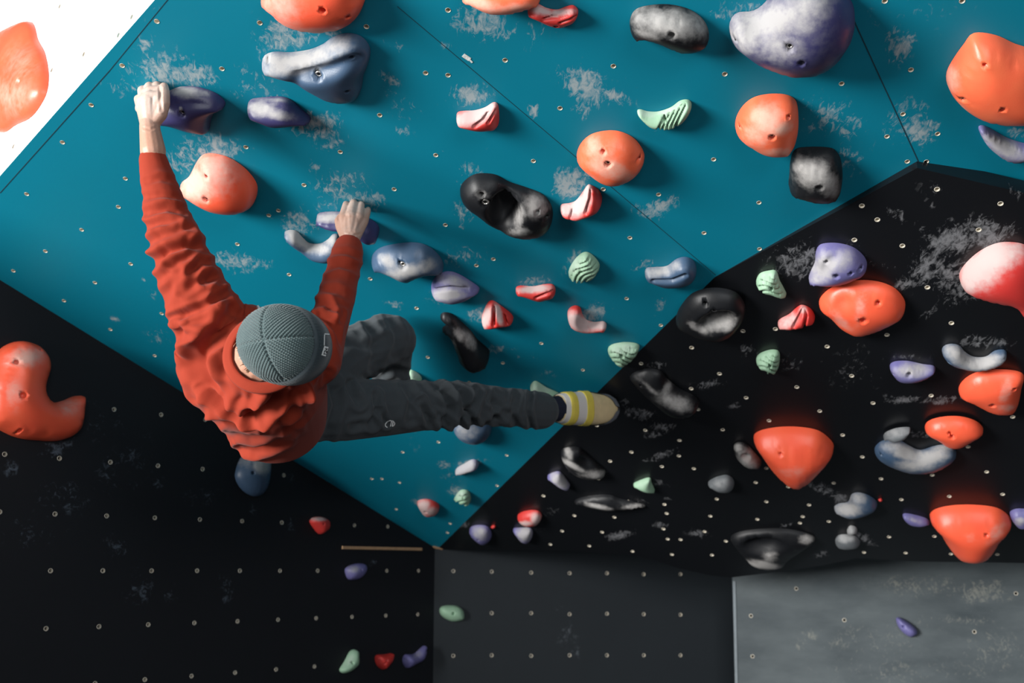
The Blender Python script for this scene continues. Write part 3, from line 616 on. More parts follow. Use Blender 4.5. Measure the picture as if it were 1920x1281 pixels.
H_('slate and white snub hold between the two orange shields', 'R', [(1563,952),(1572,944),(1590,940),(1597,926),(1612,923),(1632,930),(1645,942),(1640,955),(1620,967),(1595,971),(1575,964)], .055, 'slate', chalk=[(1590,955,26,14,0,1.1),(1607,935,16,14,0,.9)])
H_('thin red sliver of a hold beside the slate snub hold', 'R', [(1646,936),(1652,934),(1655,938),(1650,940)], .02, 'red', n=30)
H_('thin purple boat shaped hold beside the bottom right orange shield', 'R', [(1692,965),(1700,962),(1720,966),(1738,972),(1744,980),(1730,987),(1710,985),(1698,977)], .035, 'lilac', chalk=[(1715,976,20,5,20,.35)])
H_('purple hold cut by the right edge beside the orange shield', 'R', [(1893,962),(1900,955),(1915,953),(1935,958),(1935,985),(1915,990),(1901,980)], .045, 'lilac', chalk=[(1912,978,10,8,0,.8)])
H_('large black fin hold with grey tip right of the yellow shoe', 'R', [(1180,705),(1195,695),(1215,690),(1240,695),(1252,710),(1275,728),(1300,740),(1312,755),(1300,770),(1275,777),(1250,772),(1225,755),(1200,735),(1185,717)], .06, 'blackhold', [(1204,708,2.2)], [], [(1265,755,34,14,20,.75),(1248,735,8,22,20,.6),(1220,730,34,5,40,.35)], tilt=(.6,.8,.3))
H_('small black hold with chalky lumps left of the first orange shield', 'R', [(1376,835),(1385,828),(1400,832),(1415,848),(1427,862),(1425,874),(1410,878),(1395,872),(1380,855)], .05, 'blackhold', chalk=[(1405,860,22,18,40,1.0),(1385,840,12,8,0,.7)], dents=[(1398,858,8,6,0,.4)])
H_('small grey fan shaped hold below the chalky black lump', 'R', [(1327,905),(1340,895),(1362,890),(1375,898),(1376,912),(1365,922),(1348,922),(1335,915)], .045, 'greyhold', chalk=[(1352,908,22,12,0,.35)])
H_('tiny mint hold with a pointed corner low on the black overhang', 'R', [(1187,908),(1200,900),(1218,895),(1222,905),(1228,922),(1215,923),(1200,918)], .035, 'mint', [], [], [(1205,908,14,10,0,.3)])
H_('black lumpy hold with a white streak below the ankle', 'R', [(1052,845),(1065,838),(1085,838),(1100,850),(1125,872),(1135,882),(1130,895),(1100,898),(1075,888),(1058,870)], .055, 'blackhold', chalk=[(1072,872,26,5,30,1.0),(1066,850,6,16,-20,.7),(1115,890,28,8,0,.6)], dents=[(1100,868,16,10,20,.5)])
H_('small pale pill shaped hold under the black lumpy one', 'R', [(1026,893),(1035,886),(1050,884),(1062,898),(1069,910),(1062,918),(1050,914),(1035,903)], .04, 'lilac', chalk=[(1050,902,20,12,40,1.2)])
H_('low black mound hold with a chalky lower lip', 'R', [(1075,940),(1100,930),(1140,927),(1165,935),(1200,943),(1212,950),(1180,956),(1140,958),(1100,952)], .045, 'blackhold', chalk=[(1120,950,26,4,12,1.0),(1190,950,26,5,-5,.7)])
H_('small red and white blotched hold low beside the blue tip', 'R', [(970,968),(978,960),(995,956),(1010,958),(1016,968),(1008,982),(990,987),(976,980)], .045, 'red', chalk=[(1005,975,10,12,0,1.1),(985,982,14,5,0,.9)])
H_('small lilac and white hold touching the red blotched one', 'R', [(962,992),(975,989),(995,990),(999,1000),(995,1012),(985,1018),(972,1010)], .04, 'lilac', chalk=[(984,1002,14,14,0,1.2)])
H_('small lilac egg hold beside the bottom tip of blue', 'R', [(880,996),(886,986),(905,984),(918,990),(922,1005),(915,1016),(903,1020),(888,1010)], .045, 'lilac', [(900,998,2)], [], [(900,1000,16,12,40,.85)])
H_('thin red sliver of a hold beside the lilac egg', 'R', [(920,987),(926,984),(930,987),(924,990)], .02, 'red', n=30)
H_('wide black hold with a white lower rim at the bottom of the overhang', 'R', [(1370,1005),(1400,994),(1460,990),(1510,998),(1530,1010),(1510,1030),(1480,1050),(1470,1062),(1440,1068),(1410,1060),(1395,1045),(1378,1025)], .06, 'blackhold', chalk=[(1430,1060,34,7,10,1.1),(1445,1045,14,10,0,.6),(1512,1012,14,8,0,.9)], dents=[(1430,1025,34,14,0,.7)])
H_('grey and white smudged hold right of the wide black one', 'R', [(1566,1012),(1575,1002),(1600,1003),(1613,1015),(1605,1027),(1585,1030),(1570,1024)], .04, 'greyhold', chalk=[(1585,1010,16,8,0,.9)])
H_('tiny pale knob hold above the grey smudged one', 'R', [(1588,994),(1594,985),(1605,988),(1607,997),(1600,1001),(1591,1001)], .03, 'greyhold', chalk=[(1597,993,12,10,0,1.1)])

# upright walls and white wall
H_('huge orange hook shaped hold on black at the left edge', 'L', [(-15,690),(-5,660),(15,645),(40,640),(70,648),(90,668),(95,690),(88,715),(86,735),(95,752),(115,752),(140,742),(156,743),(159,765),(152,800),(135,818),(105,827),(70,826),(35,822),(5,810),(-25,790),(-30,740)], .11, 'orange', [(45,741,6),(37,807,3.5),(33,680,5),(77,659,2.5)], [], [(50,670,34,18,0,.8),(25,740,18,30,0,.45),(130,760,24,20,-20,.4)], n=96)
H_('slate blue hold with a white patch under the sweater hem', 'L', [(440,890),(447,865),(460,848),(480,842),(505,850),(508,880),(503,910),(490,928),(475,931),(458,923),(445,908)], .06, 'slate', [(475,887,2.5)], [], [(492,868,16,20,0,1.2),(460,865,14,14,0,.5)])
H_('small red drop shaped hold alone on the left black wall', 'L', [(580,978),(588,970),(605,970),(617,978),(617,990),(608,999),(598,1002),(588,992)], .045, 'red', [(607,983,2)], [], [(598,973,16,4,0,.9)])
H_('small purple egg hold below the wooden strip', 'L', [(646,1070),(652,1062),(668,1057),(682,1058),(687,1068),(680,1080),(668,1087),(652,1086)], .045, 'lilac', [(678,1069,2)], [], [(662,1068,12,8,0,.5)])
H_('mint bean hold first of three at the bottom edge', 'L', [(636,1255),(645,1240),(655,1222),(665,1218),(672,1226),(672,1245),(662,1256),(650,1262),(640,1262)], .045, 'mint', [(661,1243,2.5)], [], [(655,1238,8,20,30,.4)])
H_('small red hold between the mint bean and purple boot', 'L', [(702,1235),(706,1228),(720,1227),(734,1225),(738,1232),(732,1245),(718,1256),(706,1248)], .045, 'red', [(726,1239,2.2),(711,1243,2.2)])
H_('purple boot shaped hold beside the corner at the bottom edge', 'L', [(754,1240),(758,1228),(775,1226),(788,1215),(796,1210),(800,1222),(793,1238),(778,1247),(762,1253)], .045, 'lilac', chalk=[(785,1225,14,8,-40,.3)])
H_('mint bread loaf hold alone on the dark grey panel', 'D', [(824,1143),(832,1136),(855,1136),(868,1145),(870,1160),(862,1165),(845,1165),(828,1155)], .045, 'mint', [(850,1151,2.8)])
H_('small purple seed shaped hold alone on the grey panel', 'G', [(1680,1160),(1688,1158),(1705,1168),(1718,1180),(1719,1190),(1708,1195),(1695,1188),(1684,1175)], .05, 'lilac', [(1694,1176,2.8)])
H_('large orange slab hold alone on the white wall', 'W', [(-30,75),(0,60),(30,46),(58,40),(66,50),(72,75),(85,100),(92,140),(88,175),(72,205),(55,223),(30,235),(8,249),(-15,240),(-40,200),(-45,130)], .07, 'orange', [(67,168,4)], [], [(20,180,40,40,0,.3),(40,120,40,40,0,.25)])

#@@PERSON
from mathutils.bvhtree import BVHTree
def tube_seg(vs, fs, p0, r0, p1, r1, k=14):
    """tapered limb piece with round ends"""
    p0 = np.asarray(p0, float); p1 = np.asarray(p1, float)
    d = p1 - p0; L = np.linalg.norm(d)
    d = d / L if L > 1e-6 else np.array([0, 0, 1.0])
    x = unit(np.cross(d, [0.3, 0.9, 0.2])); y = np.cross(d, x)
    rings = []
    for t in np.linspace(-88, 0, 5): rings.append((p0 + d * r0 * math.sin(math.radians(t)), r0 * math.cos(math.radians(t))))
    for t in np.linspace(0, 88, 5): rings.append((p1 + d * r1 * math.sin(math.radians(t)), r1 * math.cos(math.radians(t))))
    b = len(vs)
    for c, r in rings:
        for i in range(k):
            a = 2 * math.pi * i / k; vs.append(c + r * (math.cos(a) * x + math.sin(a) * y))
    for j in range(len(rings) - 1):
        for i in range(k):
            fs.append((b + j * k + i, b + j * k + (i + 1) % k, b + (j + 1) * k + (i + 1) % k, b + (j + 1) * k + i))
    fs.append(tuple(b + k - 1 - i for i in range(k))); fs.append(tuple(b + (len(rings) - 1) * k + i for i in range(k)))
def chain(vs, fs, pts):
    """pts: (u, v, depth, radius in photograph pixels)"""
    q = [(P(u, v, d), r * d / F) for u, v, d, r in pts]
    for (a, ra), (b, rb) in zip(q[:-1], q[1:]): tube_seg(vs, fs, a, ra, b, rb)
def loft(vs, fs, secs, k=40):
    """secs: (centre, vector to the side, vector to the back)"""
    b = len(vs)
    for c, a_, b_ in secs:
        for i in range(k):
            t = 2 * math.pi * i / k; vs.append(c + a_ * math.cos(t) + b_ * math.sin(t))
    for j in range(len(secs) - 1):
        for i in range(k):
            fs.append((b + j * k + i, b + j * k + (i + 1) % k, b + (j + 1) * k + (i + 1) % k, b + (j + 1) * k + i))
    fs.append(tuple(b + k - 1 - i for i in range(k))); fs.append(tuple(b + (len(secs) - 1) * k + i for i in range(k)))
def remesh(name, vs, fs, voxel, smooth=6, fac=0.5):
    me = mesh_from('tmp', vs, fs)
    bm = bmesh.new(); bm.from_mesh(me); bmesh.ops.recalc_face_normals(bm, faces=bm.faces); bm.to_mesh(me); bm.free()
    o = bpy.data.objects.new('tmp', me); COL.objects.link(o)
    m = o.modifiers.new('r', 'REMESH'); m.mode = 'VOXEL'; m.voxel_size = voxel
    if smooth:
        s = o.modifiers.new('s', 'SMOOTH'); s.factor = fac; s.iterations = smooth
    dg = bpy.context.evaluated_depsgraph_get()
    out = bpy.data.meshes.new_from_object(o.evaluated_get(dg))
    bpy.data.objects.remove(o); bpy.data.meshes.remove(me); out.name = name
    return out
def coords(me):
    a = np.empty(len(me.vertices) * 3); me.vertices.foreach_get('co', a); return a.reshape(-1, 3)
def normals(me):
    a = np.empty(len(me.vertices) * 3); me.vertex_normals.foreach_get('vector', a); return a.reshape(-1, 3)
def set_coords(me, c):
    me.vertices.foreach_set('co', np.asarray(c, np.float32).ravel()); me.update()
def fold(me, folds, amp=1.0, lump=0.0, lscale=30, only_front=False, soft=0):
    """press creases (lines given where the photograph shows them) into cloth; the cloth swells on both sides of a crease"""
    co = coords(me); nn = normals(me); px = proj(co); dis = np.zeros(len(co))
    f_ = np.clip((-(nn @ FWD) - 0.10) / 0.5, 0, 1)
    face = f_ * f_ * (3 - 2 * f_) if only_front else 0.45 + 0.55 * f_
    for line, w, dep in folds:
        line = np.array(line, float)
        lo = line.min(0) - 5 * w; hi = line.max(0) + 5 * w
        idx = np.where(((px > lo) & (px < hi)).all(1))[0]
        if not len(idx): continue
        d = dist_line(px[idx], line) / w
        # fade out towards the two ends of the crease
        e = np.minimum(np.linalg.norm(px[idx] - line[0], axis=1), np.linalg.norm(px[idx] - line[-1], axis=1))
        f = np.clip(0.25 + e / (2.5 * w), 0, 1)
        dis[idx] += dep * f * (-np.exp(-d * d) + 0.75 * np.exp(-((d - 1.9) / 0.9) ** 2))
    co = co + nn * (dis * face)[:, None] * amp
    ne = len(me.edges); e = np.empty(ne * 2, np.int32); me.edges.foreach_get('vertices', e); e = e.reshape(-1, 2)
    cnt = np.bincount(e.ravel(), minlength=len(co)).astype(float)
    for _ in range(soft):
        av = np.stack([np.bincount(e[:, 0], co[e[:, 1], i], len(co)) + np.bincount(e[:, 1], co[e[:, 0], i], len(co)) for i in range(3)], 1) / np.maximum(cnt, 1)[:, None]
        co = co * 0.5 + av * 0.5
    set_coords(me, co)

# ---- materials for the climber
def skin_mat():
    m, nt, b, N, Lk = new_mat('skin')
    base = mix_rgb(nt, noise(nt, 26, 4), (0.42, 0.215, 0.145), (0.50, 0.28, 0.20))
    a = attr(nt, 'chalk'); nz = noise(nt, 70, 5)
    s = math_node(nt, 'MULTIPLY', a, math_node(nt, 'ADD', nz, 0.25), clamp=True)
    Lk.new(mix_rgb(nt, s, base, (0.56, 0.49, 0.44)), b.inputs['Base Color']); b.inputs['Roughness'].default_value = 0.5
    b.inputs['Subsurface Weight'].default_value = 0.08; b.inputs['Subsurface Radius'].default_value = (0.01, 0.004, 0.002)
    bump(nt, b, noise(nt, 120, 4), 0.25, 0.002)
    return m
M['skin'] = skin_mat()
def cloth_mat(name, c1, c2, ns, bs, bd, rough=0.85, sheen=0.2, wrink=0.0):
    m, nt, b, N, Lk = new_mat(name)
    Lk.new(mix_rgb(nt, noise(nt, ns, 4), c1, c2), b.inputs['Base Color'])
    b.inputs['Roughness'].default_value = rough; b.inputs['Sheen Weight'].default_value = sheen
    b.inputs['Specular IOR Level'].default_value = 0.2
    h = noise(nt, bs, 2)
    if wrink: h = math_node(nt, 'ADD', math_node(nt, 'MULTIPLY', h, 0.12), math_node(nt, 'MULTIPLY', noise(nt, 14, 3, 0.5, stretch=(1, 1, 0.5), dist=0.8), wrink))
    bump(nt, b, h, 0.5, bd)
    return m
M['sweater'] = cloth_mat('rust_jersey', (0.255, 0.0275, 0.0115), (0.295, 0.034, 0.014), 12, 700, 0.006, sheen=0.06, wrink=0.35)
M['trousers'] = cloth_mat('charcoal_twill', (0.042, 0.050, 0.056), (0.060, 0.069, 0.075), 9, 900, 0.009, 0.8, 0.1, wrink=1.0)
M['hair'] = plain_mat('brown_hair', (0.09, 0.045, 0.02), 0.5, 0, 0.3, 60)
M['cap'] = cloth_mat('teal_grey_wool', (0.050, 0.083, 0.088), (0.080, 0.122, 0.124), 60, 600, 0.003, 0.95, 0.4)
M['cuff'] = cloth_mat('dark_wool', (0.020, 0.032, 0.040), (0.035, 0.050, 0.058), 60, 600, 0.003, 0.95, 0.3)
M['label'] = plain_mat('white_woven_label', (0.75, 0.77, 0.76), 0.7, 0, 0.05)
M['ink'] = plain_mat('black_thread', (0.01, 0.01, 0.012), 0.7)
M['sock'] = plain_mat('navy_sock', (0.008, 0.012, 0.030), 0.9, 0, 0.3, 60, 0.3, 400)
M['shoe'] = plain_mat('sand_suede', (0.72, 0.57, 0.32), 0.75, 0, 0.2, 30, 0.2, 300)
M['strap'] = plain_mat('yellow_strap', (0.80, 0.64, 0.10), 0.7, 0, 0.15, 40, 0.3, 600)
M['rubber'] = plain_mat('slate_rubber', (0.15, 0.165, 0.19), 0.6, 0, 0.25, 25)
M['tongue'] = plain_mat('pale_grey_lining', (0.75, 0.71, 0.68), 0.8, 0, 0.08)

# ---- skeleton frame
sh_mid = P(488, 645, 3.06); hip_mid = P(562, 765, 3.55)
A_ = unit(sh_mid - hip_mid)
r0 = RIGHT * 0.93 - UP * 0.31 - FWD * 0.19
R_ = unit(r0 - (r0 @ A_) * A_)
B_ = np.cross(R_, A_)
if B_ @ FWD > 0: B_ = -B_

# ---- skin: one continuous body
vs, fs = [], []
# left arm, hand
chain(vs, fs, [(390,603,3.10,28),(318,408,3.13,24),(290,300,3.17,21),(282,240,3.2,18)])
chain(vs, fs, [(287,285,3.175,24),(283,258,3.19,21),(280,236,3.2,18.5)])
for pts in ([(277,236,3.2,14),(266,202,3.22,11),(259.5,186,3.25,8.5),(261,184,3.31,7),(263,185,3.33,6.5)],
            [(279,236,3.2,15),(272,192,3.21,12),(267,170,3.24,9.5),(268,168,3.31,8),(269,168,3.33,7)],
            [(283,236,3.2,15),(283,186,3.205,12.5),(280,163,3.24,9.5),(280.5,161,3.31,8),(281,161,3.33,7)],
            [(286,236,3.2,14),(296,186,3.205,12.5),(294,162,3.24,9.5),(294,160,3.31,8),(294,160,3.33,7)],
            [(286,232,3.2,13),(301,214,3.2,13),(308,194,3.2,11),(309,174,3.21,9.5),(307.5,163,3.225,8.5)]):
    chain(vs, fs, pts)
chain(vs, fs, [(283,225,3.205,18),(281,192,3.213,20)])
chain(vs, fs, [(263,203,3.222,10),(268,190,3.213,12),(281,183,3.207,13),(296,183,3.207,12.5),(304,196,3.203,11)])
chain(vs, fs, [(262,192,3.235,8.5),(269,178,3.225,9.5),(281,171,3.222,10),(296,170,3.222,9.5)])
# right arm, hand
chain(vs, fs, [(592,680,3.12,30),(632,562,3.33,22),(655,465,3.5,18),(658,446,3.52,17.5)])
for pts in ([(651,444,3.52,12),(644,409,3.545,10),(649,386,3.59,7.5),(649,383,3.645,6.5),(650,384,3.665,6)],
            [(656,444,3.52,13),(658,405,3.54,10.5),(663,382,3.585,7.5),(663,379,3.645,6.5),(663,380,3.665,6)],
            [(661,444,3.52,13),(672,408,3.545,10),(676.5,385,3.59,7.2),(676,383,3.645,6.3),(675,384,3.665,6)],
            [(665,444,3.52,12),(682,416,3.555,9),(689,396,3.595,6.5),(690,393,3.645,5.5),(689,393,3.66,5)],
            [(648,444,3.52,11),(637,426,3.55,8),(634,414,3.575,7),(638,406,3.59,6)]):
    chain(vs, fs, pts)
chain(vs, fs, [(658,440,3.525,20),(660,418,3.545,19)])
# neck and head
hc = P(533, 650, 2.90)
Hup = unit(-FWD * 0.95 - RIGHT * 0.24 + UP * 0.10)
f0 = RIGHT * 0.95 - UP * 0.24 + FWD * 0.0
Hf = unit(f0 - (f0 @ Hup) * Hup); Hs = np.cross(Hup, Hf)
tube_seg(vs, fs, P(478, 688, 3.07), 0.092, P(492, 672, 3.0), 0.076)
tube_seg(vs, fs, P(492, 672, 3.0), 0.072, P(512, 662, 2.93), 0.064)
tube_seg(vs, fs, hc - Hf * 0.022 + Hup * 0.02, 0.080, hc + Hf * 0.025 + Hup * 0.02, 0.080)
tube_seg(vs, fs, hc + Hf * 0.02 - Hup * 0.03, 0.064, hc + Hf * 0.030 - Hup * 0.105, 0.042)
tube_seg(vs, fs, hc + Hf * 0.078 - Hup * 0.005, 0.010, hc + Hf * 0.084 - Hup * 0.045, 0.014)
tube_seg(vs, fs, hc + Hf * 0.066 - Hs * 0.02 - Hup * 0.075, 0.011, hc + Hf * 0.066 + Hs * 0.02 - Hup * 0.075, 0.011)
tube_seg(vs, fs, hc + Hf * 0.070 - Hs * 0.045 + Hup * 0.02, 0.014, hc + Hf * 0.070 + Hs * 0.045 + Hup * 0.02, 0.014)
for s in (-1, 1): tube_seg(vs, fs, hc + Hs * s * 0.084 + Hup * 0.0, 0.014, hc + Hs * s * 0.086 - Hup * 0.045, 0.011)
# trunk and legs under the clothes
tube_seg(vs, fs, P(480, 670, 3.14), 0.10, P(540, 755, 3.45), 0.10)
chain(vs, fs, [(400,606,3.12,25),(478,668,3.15,38),(585,682,3.16,25)])
chain(vs, fs, [(550,760,3.5,45),(605,768,3.6,44),(840,757,3.9,26),(1010,769,4.15,19),(1045,767,4.2,20),(1120,766,4.34,16)])
chain(vs, fs, [(550,760,3.5,45),(590,725,3.6,42),(728,645,4.0,28),(735,765,4.3,19),(765,735,4.36,14)])
body = remesh('person', vs, fs, 0.0024, 5)
set_attr(body, 'chalk', blobs(proj(coords(body)), [(278,180,40,44,0,.9),(312,165,12,24,0,.7),(664,388,34,18,0,.85),(662,425,30,30,0,.45)]))
# knuckle creases and tendons on the back of the hands
fold(body, [([(303,207),(301,185),(301,166)],2.5,.0016),([(276,210),(274,186)],3,.0004),([(287,208),(288,184)],3,.0004),
            ([(652,432),(651,405)],2.5,.0009),([(662,432),(666,405)],2.5,.0009),([(670,432),(679,412)],2.5,.0012),
            ([(640,441),(658,444),(676,438)],2.2,.0010),([(643,448),(660,450),(676,446)],2,.0008),([(270,240),(282,243),(296,238)],2.2,.0008)], only_front=True)
org = Vector(hip_mid)
person = link('person', body, M['skin'])
thing(person, 'climber in rust sweater and grey knit beanie hanging from two purple holds', 'person')

# ---- sweater
vs, fs = [], []
secs = []
for u, v, d, a, b in ((520,790,3.50,.136,.120),(516,783,3.47,.160,.146),(511,765,3.42,.169,.150),(501,740,3.34,.182,.158),(484,712,3.24,.202,.166),(468,690,3.15,.208,.166),
                      (470,668,3.08,.20,.145),(480,660,3.04,.165,.125),(493,663,3.01,.125,.112),(497,664,3.005,.10,.095)):
    secs.append((P(u, v, d), R_ * a, B_ * b))
loft(vs, fs, secs)
# sleeves
chain(vs, fs, [(420,640,3.12,78),(386,592,3.08,64),(352,520,3.085,56),(334,462,3.1,50),(314,410,3.13,42),(303,362,3.15,35),(291,318,3.17,29.5),(287,300,3.175,26.5)])
chain(vs, fs, [(560,690,3.12,60),(592,676,3.12,50),(612,625,3.22,38),(628,568,3.32,36),(640,520,3.41,33),(650,482,3.48,31),(653,466,3.505,28)])
sw = remesh('sweater', vs, fs, 0.0045, 9)
S_f = [([(328,597),(357,585),(403,567),(433,548)],5,.009),([(433,600),(400,632),(380,660),(372,686),(386,716),(412,738)],15,.014),([(417,680),(427,716),(449,739)],8,.007),
 ([(500,752),(515,742),(528,724)],8,.015),([(474,770),(512,757),(552,724)],9,.018),([(406,787),(459,797),(526,797),(567,784)],7,.011),([(452,838),(480,842),(506,836),(536,822)],7,.014),
 ([(390,736),(438,768),(500,790)],4,.004),([(376,724),(430,762),(480,782)],4,.004),([(430,810),(470,818),(520,812),(556,800)],7,.008),([(360,640),(352,690),(372,740)],8,.005),([(563,723),(568,774)],4,.006),
 ([(590,740),(575,770),(545,800)],8,.010),([(338,612),(345,628),(368,622)],6,.006),([(410,560),(428,568),(420,590)],8,.009),
 ([(277,340),(300,335),(326,340)],4,.004),([(280,400),(312,390),(345,397)],5,.007),([(288,458),(305,447),(350,437)],6,.010),([(290,494),(312,470),(350,459),(388,466)],7,.014),
 ([(325,494),(355,480),(392,482)],5,.008),([(360,512),(375,492),(400,497)],5,.009),([(385,530),(402,515)],5,.008),([(300,520),(330,505)],6,.004),([(275,425),(300,420),(330,424)],5,.005),
 ([(272,370),(300,366),(335,372)],4,.004),([(345,545),(385,520),(408,528)],6,.006),([(308,560),(330,530)],6,.004),([(355,425),(330,432),(300,436)],4,.004),
 ([(612,503),(635,495),(672,505)],5,.006),([(590,572),(610,566),(622,588)],5,.008),([(604,592),(622,608),(640,640)],6,.009),([(600,550),(630,545),(655,556)],5,.004),([(640,590),(632,620),(640,650)],5,.006),
 ([(263,312),(287,308),(315,313)],3,.0008),([(622,478),(650,474),(678,486)],3,.003),([(575,690),(590,720),(580,750)],7,.008),([(440,580),(470,596),(500,588)],10,.010),([(612,700),(598,740),(570,790)],8,.007),([(556,735),(540,765),(500,800)],7,.007),([(345,590),(372,600),(400,590)],9,.006),([(330,660),(345,720),(385,765)],9,.005)]
fold(sw, [q for q in S_f if np.mean([a[1] for a in q[0]]) > 595], 2.0, only_front=True, soft=3)
fold(sw, [(q[0], max(q[1] * 1.35, 5.5), q[2]) for q in S_f if np.mean([a[1] for a in q[0]]) <= 595], 1.4, soft=2)
sweater = link('sweater', sw, M['sweater'], person)
# ribbed collar
vs, fs = [], []
kc = 72; kt = 10
ctr = P(501, 664, 2.985)
for i in range(kc):
    t = 2 * math.pi * i / kc
    rad = math.cos(t) * R_ + math.sin(t) * B_
    for j in range(kt):
        s = 2 * math.pi * j / kt
        vs.append(ctr + rad * (0.1010 + 0.0145 * math.cos(s)) + A_ * ((0.0045 if abs(math.cos(s)) < 0.75 else 0.006) * math.sin(s) + 0.016 - 0.006 * math.cos(s)))
for i in range(kc):
    for j in range(kt):
        fs.append((i * kt + j, ((i + 1) % kc) * kt + j, ((i + 1) % kc) * kt + (j + 1) % kt, i * kt + (j + 1) % kt))
me = mesh_from('collar', vs, fs)
bm = bmesh.new(); bm.from_mesh(me); bmesh.ops.recalc_face_normals(bm, faces=bm.faces); bm.to_mesh(me); bm.free()
link('collar', me, M['sweater'], sweater)

# ---- trousers
vs, fs = [], []
chain(vs, fs, [(545,768,3.50,58),(600,768,3.60,60),(648,768,3.66,60),(720,766,3.75,53),(780,762,3.82,48),(840,757,3.9,44),(880,758,3.96,41),(950,764,4.06,36),(1013,770,4.16,36)])
chain(vs, fs, [(545,765,3.50,56),(588,720,3.6,58),(650,670,3.78,55),(722,638,3.98,50),(732,638,4.0,49)])
chain(vs, fs, [(732,638,4.0,45),(733,700,4.14,35),(733,762,4.28,31)])
tr = remesh('trousers', vs, fs, 0.0045, 6)
T_f = [([(787,755),(805,790)],6,.008),([(833,740),(842,768),(828,797)],6,.011),([(865,742),(875,775),(855,800)],6,.011),([(892,735),(880,778),(892,802)],6,.009),([(808,712),(835,748)],6,.007),
 ([(845,716),(866,746)],6,.007),([(704,742),(706,765),(696,797)],6,.007),([(652,722),(672,756)],7,.007),([(710,770),(724,795)],5,.005),([(905,802),(945,776)],6,.006),([(915,746),(945,772)],6,.006),
 ([(968,740),(958,775),(972,806)],6,.006),([(995,736),(990,770),(997,806)],4,.006),([(930,740),(925,770),(935,800)],6,.005),([(760,722),(775,750),(768,785)],8,.006),([(620,715),(632,760),(612,820)],8,.006),
 ([(660,800),(700,790)],6,.004),([(688,600),(705,640),(700,690)],8,.006),([(730,590),(745,625),(740,665)],8,.004),([(655,640),(690,650),(720,640)],8,.005),([(715,700),(740,690),(765,700)],6,.005),([(820,780),(840,790)],6,.006)]
fold(tr, T_f, 2.0, soft=1)
trousers = link('trousers', tr, M['trousers'], person)

# ---- things drawn onto cloth: thin raised ribbons following the surface
def bvh_of(me):
    c = coords(me); return BVHTree.FromPolygons([Vector(v) for v in c], [tuple(p.vertices) for p in me.polygons])
def ribbon(name, tree, lines, wpx, mat, parent, lift=0.0012):
    vs, fs = [], []
    for line in lines:
        L = np.array(line, float); seg = np.r_[0, np.cumsum(np.linalg.norm(np.diff(L, axis=0), axis=1))]
        n = max(2, int(seg[-1] / 1.0) + 1); t = np.linspace(0, seg[-1], n)
        pts = np.stack([np.interp(t, seg, L[:, 0]), np.interp(t, seg, L[:, 1])], 1)
        tg = np.gradient(pts, axis=0); tg /= np.linalg.norm(tg, axis=1)[:, None] + 1e-9
        nr = np.stack([-tg[:, 1], tg[:, 0]], 1) * wpx / 2
        b = len(vs); ok = 0
        for q, d in zip(pts, nr):
            row = []
            for s in (-1, 1):
                hit = tree.ray_cast(Vector(CAM), Vector(unit(ray(*(q + s * d)))))
                if hit[0] is None: break
                row.append((np.array(hit[0]), np.array(hit[1])))
            if len(row) < 2: continue
            for e in (0.0002, lift):
                for pnt, nn in row: vs.append(pnt + (nn if nn @ FWD < 0 else -nn) * e)
            ok += 1
        for i in range(ok - 1):
            a = b + 4 * i; c = a + 4
            fs += [(a + 2, a + 3, c + 3, c + 2), (a, a + 2, c + 2, c), (a + 3, a + 1, c + 1, c + 3)]
        if ok > 1: fs += [(b, b + 1, b + 3, b + 2), (b + 4 * ok - 4, b + 4 * ok - 2, b + 4 * ok - 1, b + 4 * ok - 3)]
    o = link(name, mesh_from(name, vs, fs), M[mat], parent, smooth=False)
    return o
tt = bvh_of(tr)
ribbon('emblem', tt, [[(726,801.7),(722.6,799.4),(722.2,795.6),(725.6,791.2),(731,788.6),(737,790),(740,793.7),(738.7,797.5),(735.4,799.4)], [(734,790.4),(732,799.6)], [(736.6,791.4),(735,799.3)]], 1.5, 'label', trousers)['label'] = 'white embroidered round emblem with two bars'
ribbon('drawcord', bvh_of(sw), [[(468,561),(478,570),(486,580)]], 3.0, 'label', sweater, 0.004)['label'] = 'white cord end'

# ---- beanie: knitted crown in four panels, ribs and stitches modelled
hat_c = P(533.5, 646.5, 2.87)
def hat_point(phi, th, rad=1.0):
    # phi from the crown downwards, th around, measured from the front
    ax, ay, az = 0.116, 0.0985, 0.116
    if phi <= 90:
        s, c = math.sin(math.radians(phi)), math.cos(math.radians(phi))
    else:
        s, c = 1.0 - 0.02 * (phi - 90) / 25, -(phi - 90) / 57.3
    sq = 1 + 0.0 * th
    return hat_c + rad * (Hf * ax * s * math.cos(th) + Hs * ay * s * math.sin(th)) + Hup * az * c * (rad if phi <= 90 else 1)
NP, NT = 150, 420
vs, fs = [], []
for i in range(NP + 1):
    phi = 1.0 + 96.0 * i / NP
    for j in range(NT):
        th = 2 * math.pi * j / NT
        rho = 0.118 * math.radians(phi)                       # distance along the cap from the crown
        q = (th + math.pi / 4 + 0.35) % (math.pi / 2) - math.pi / 4
        row = rho * math.cos(q); st = rho * math.sin(q)
        if phi > 62: st = th * 0.09
        rib = abs(math.sin(math.pi * st / 0.0078)); stitch = abs(math.sin(math.pi * row / 0.0062 + (0.5 * math.pi if int(abs(st) / 0.0078) % 2 else 0)))
        bumpy = 0.0042 * (rib ** 0.6) * (0.50 + 0.50 * stitch)
        seam = 0.004 * math.exp(-((math.pi / 4 - abs(q)) * rho / 0.004) ** 2) if phi < 66 else 0
        vs.append(hat_point(phi, th) + unit(hat_point(phi, th) - hat_c) * (bumpy - seam))
for i in range(NP):
    for j in range(NT):
        fs.append((i * NT + j, i * NT + (j + 1) % NT, (i + 1) * NT + (j + 1) % NT, (i + 1) * NT + j))
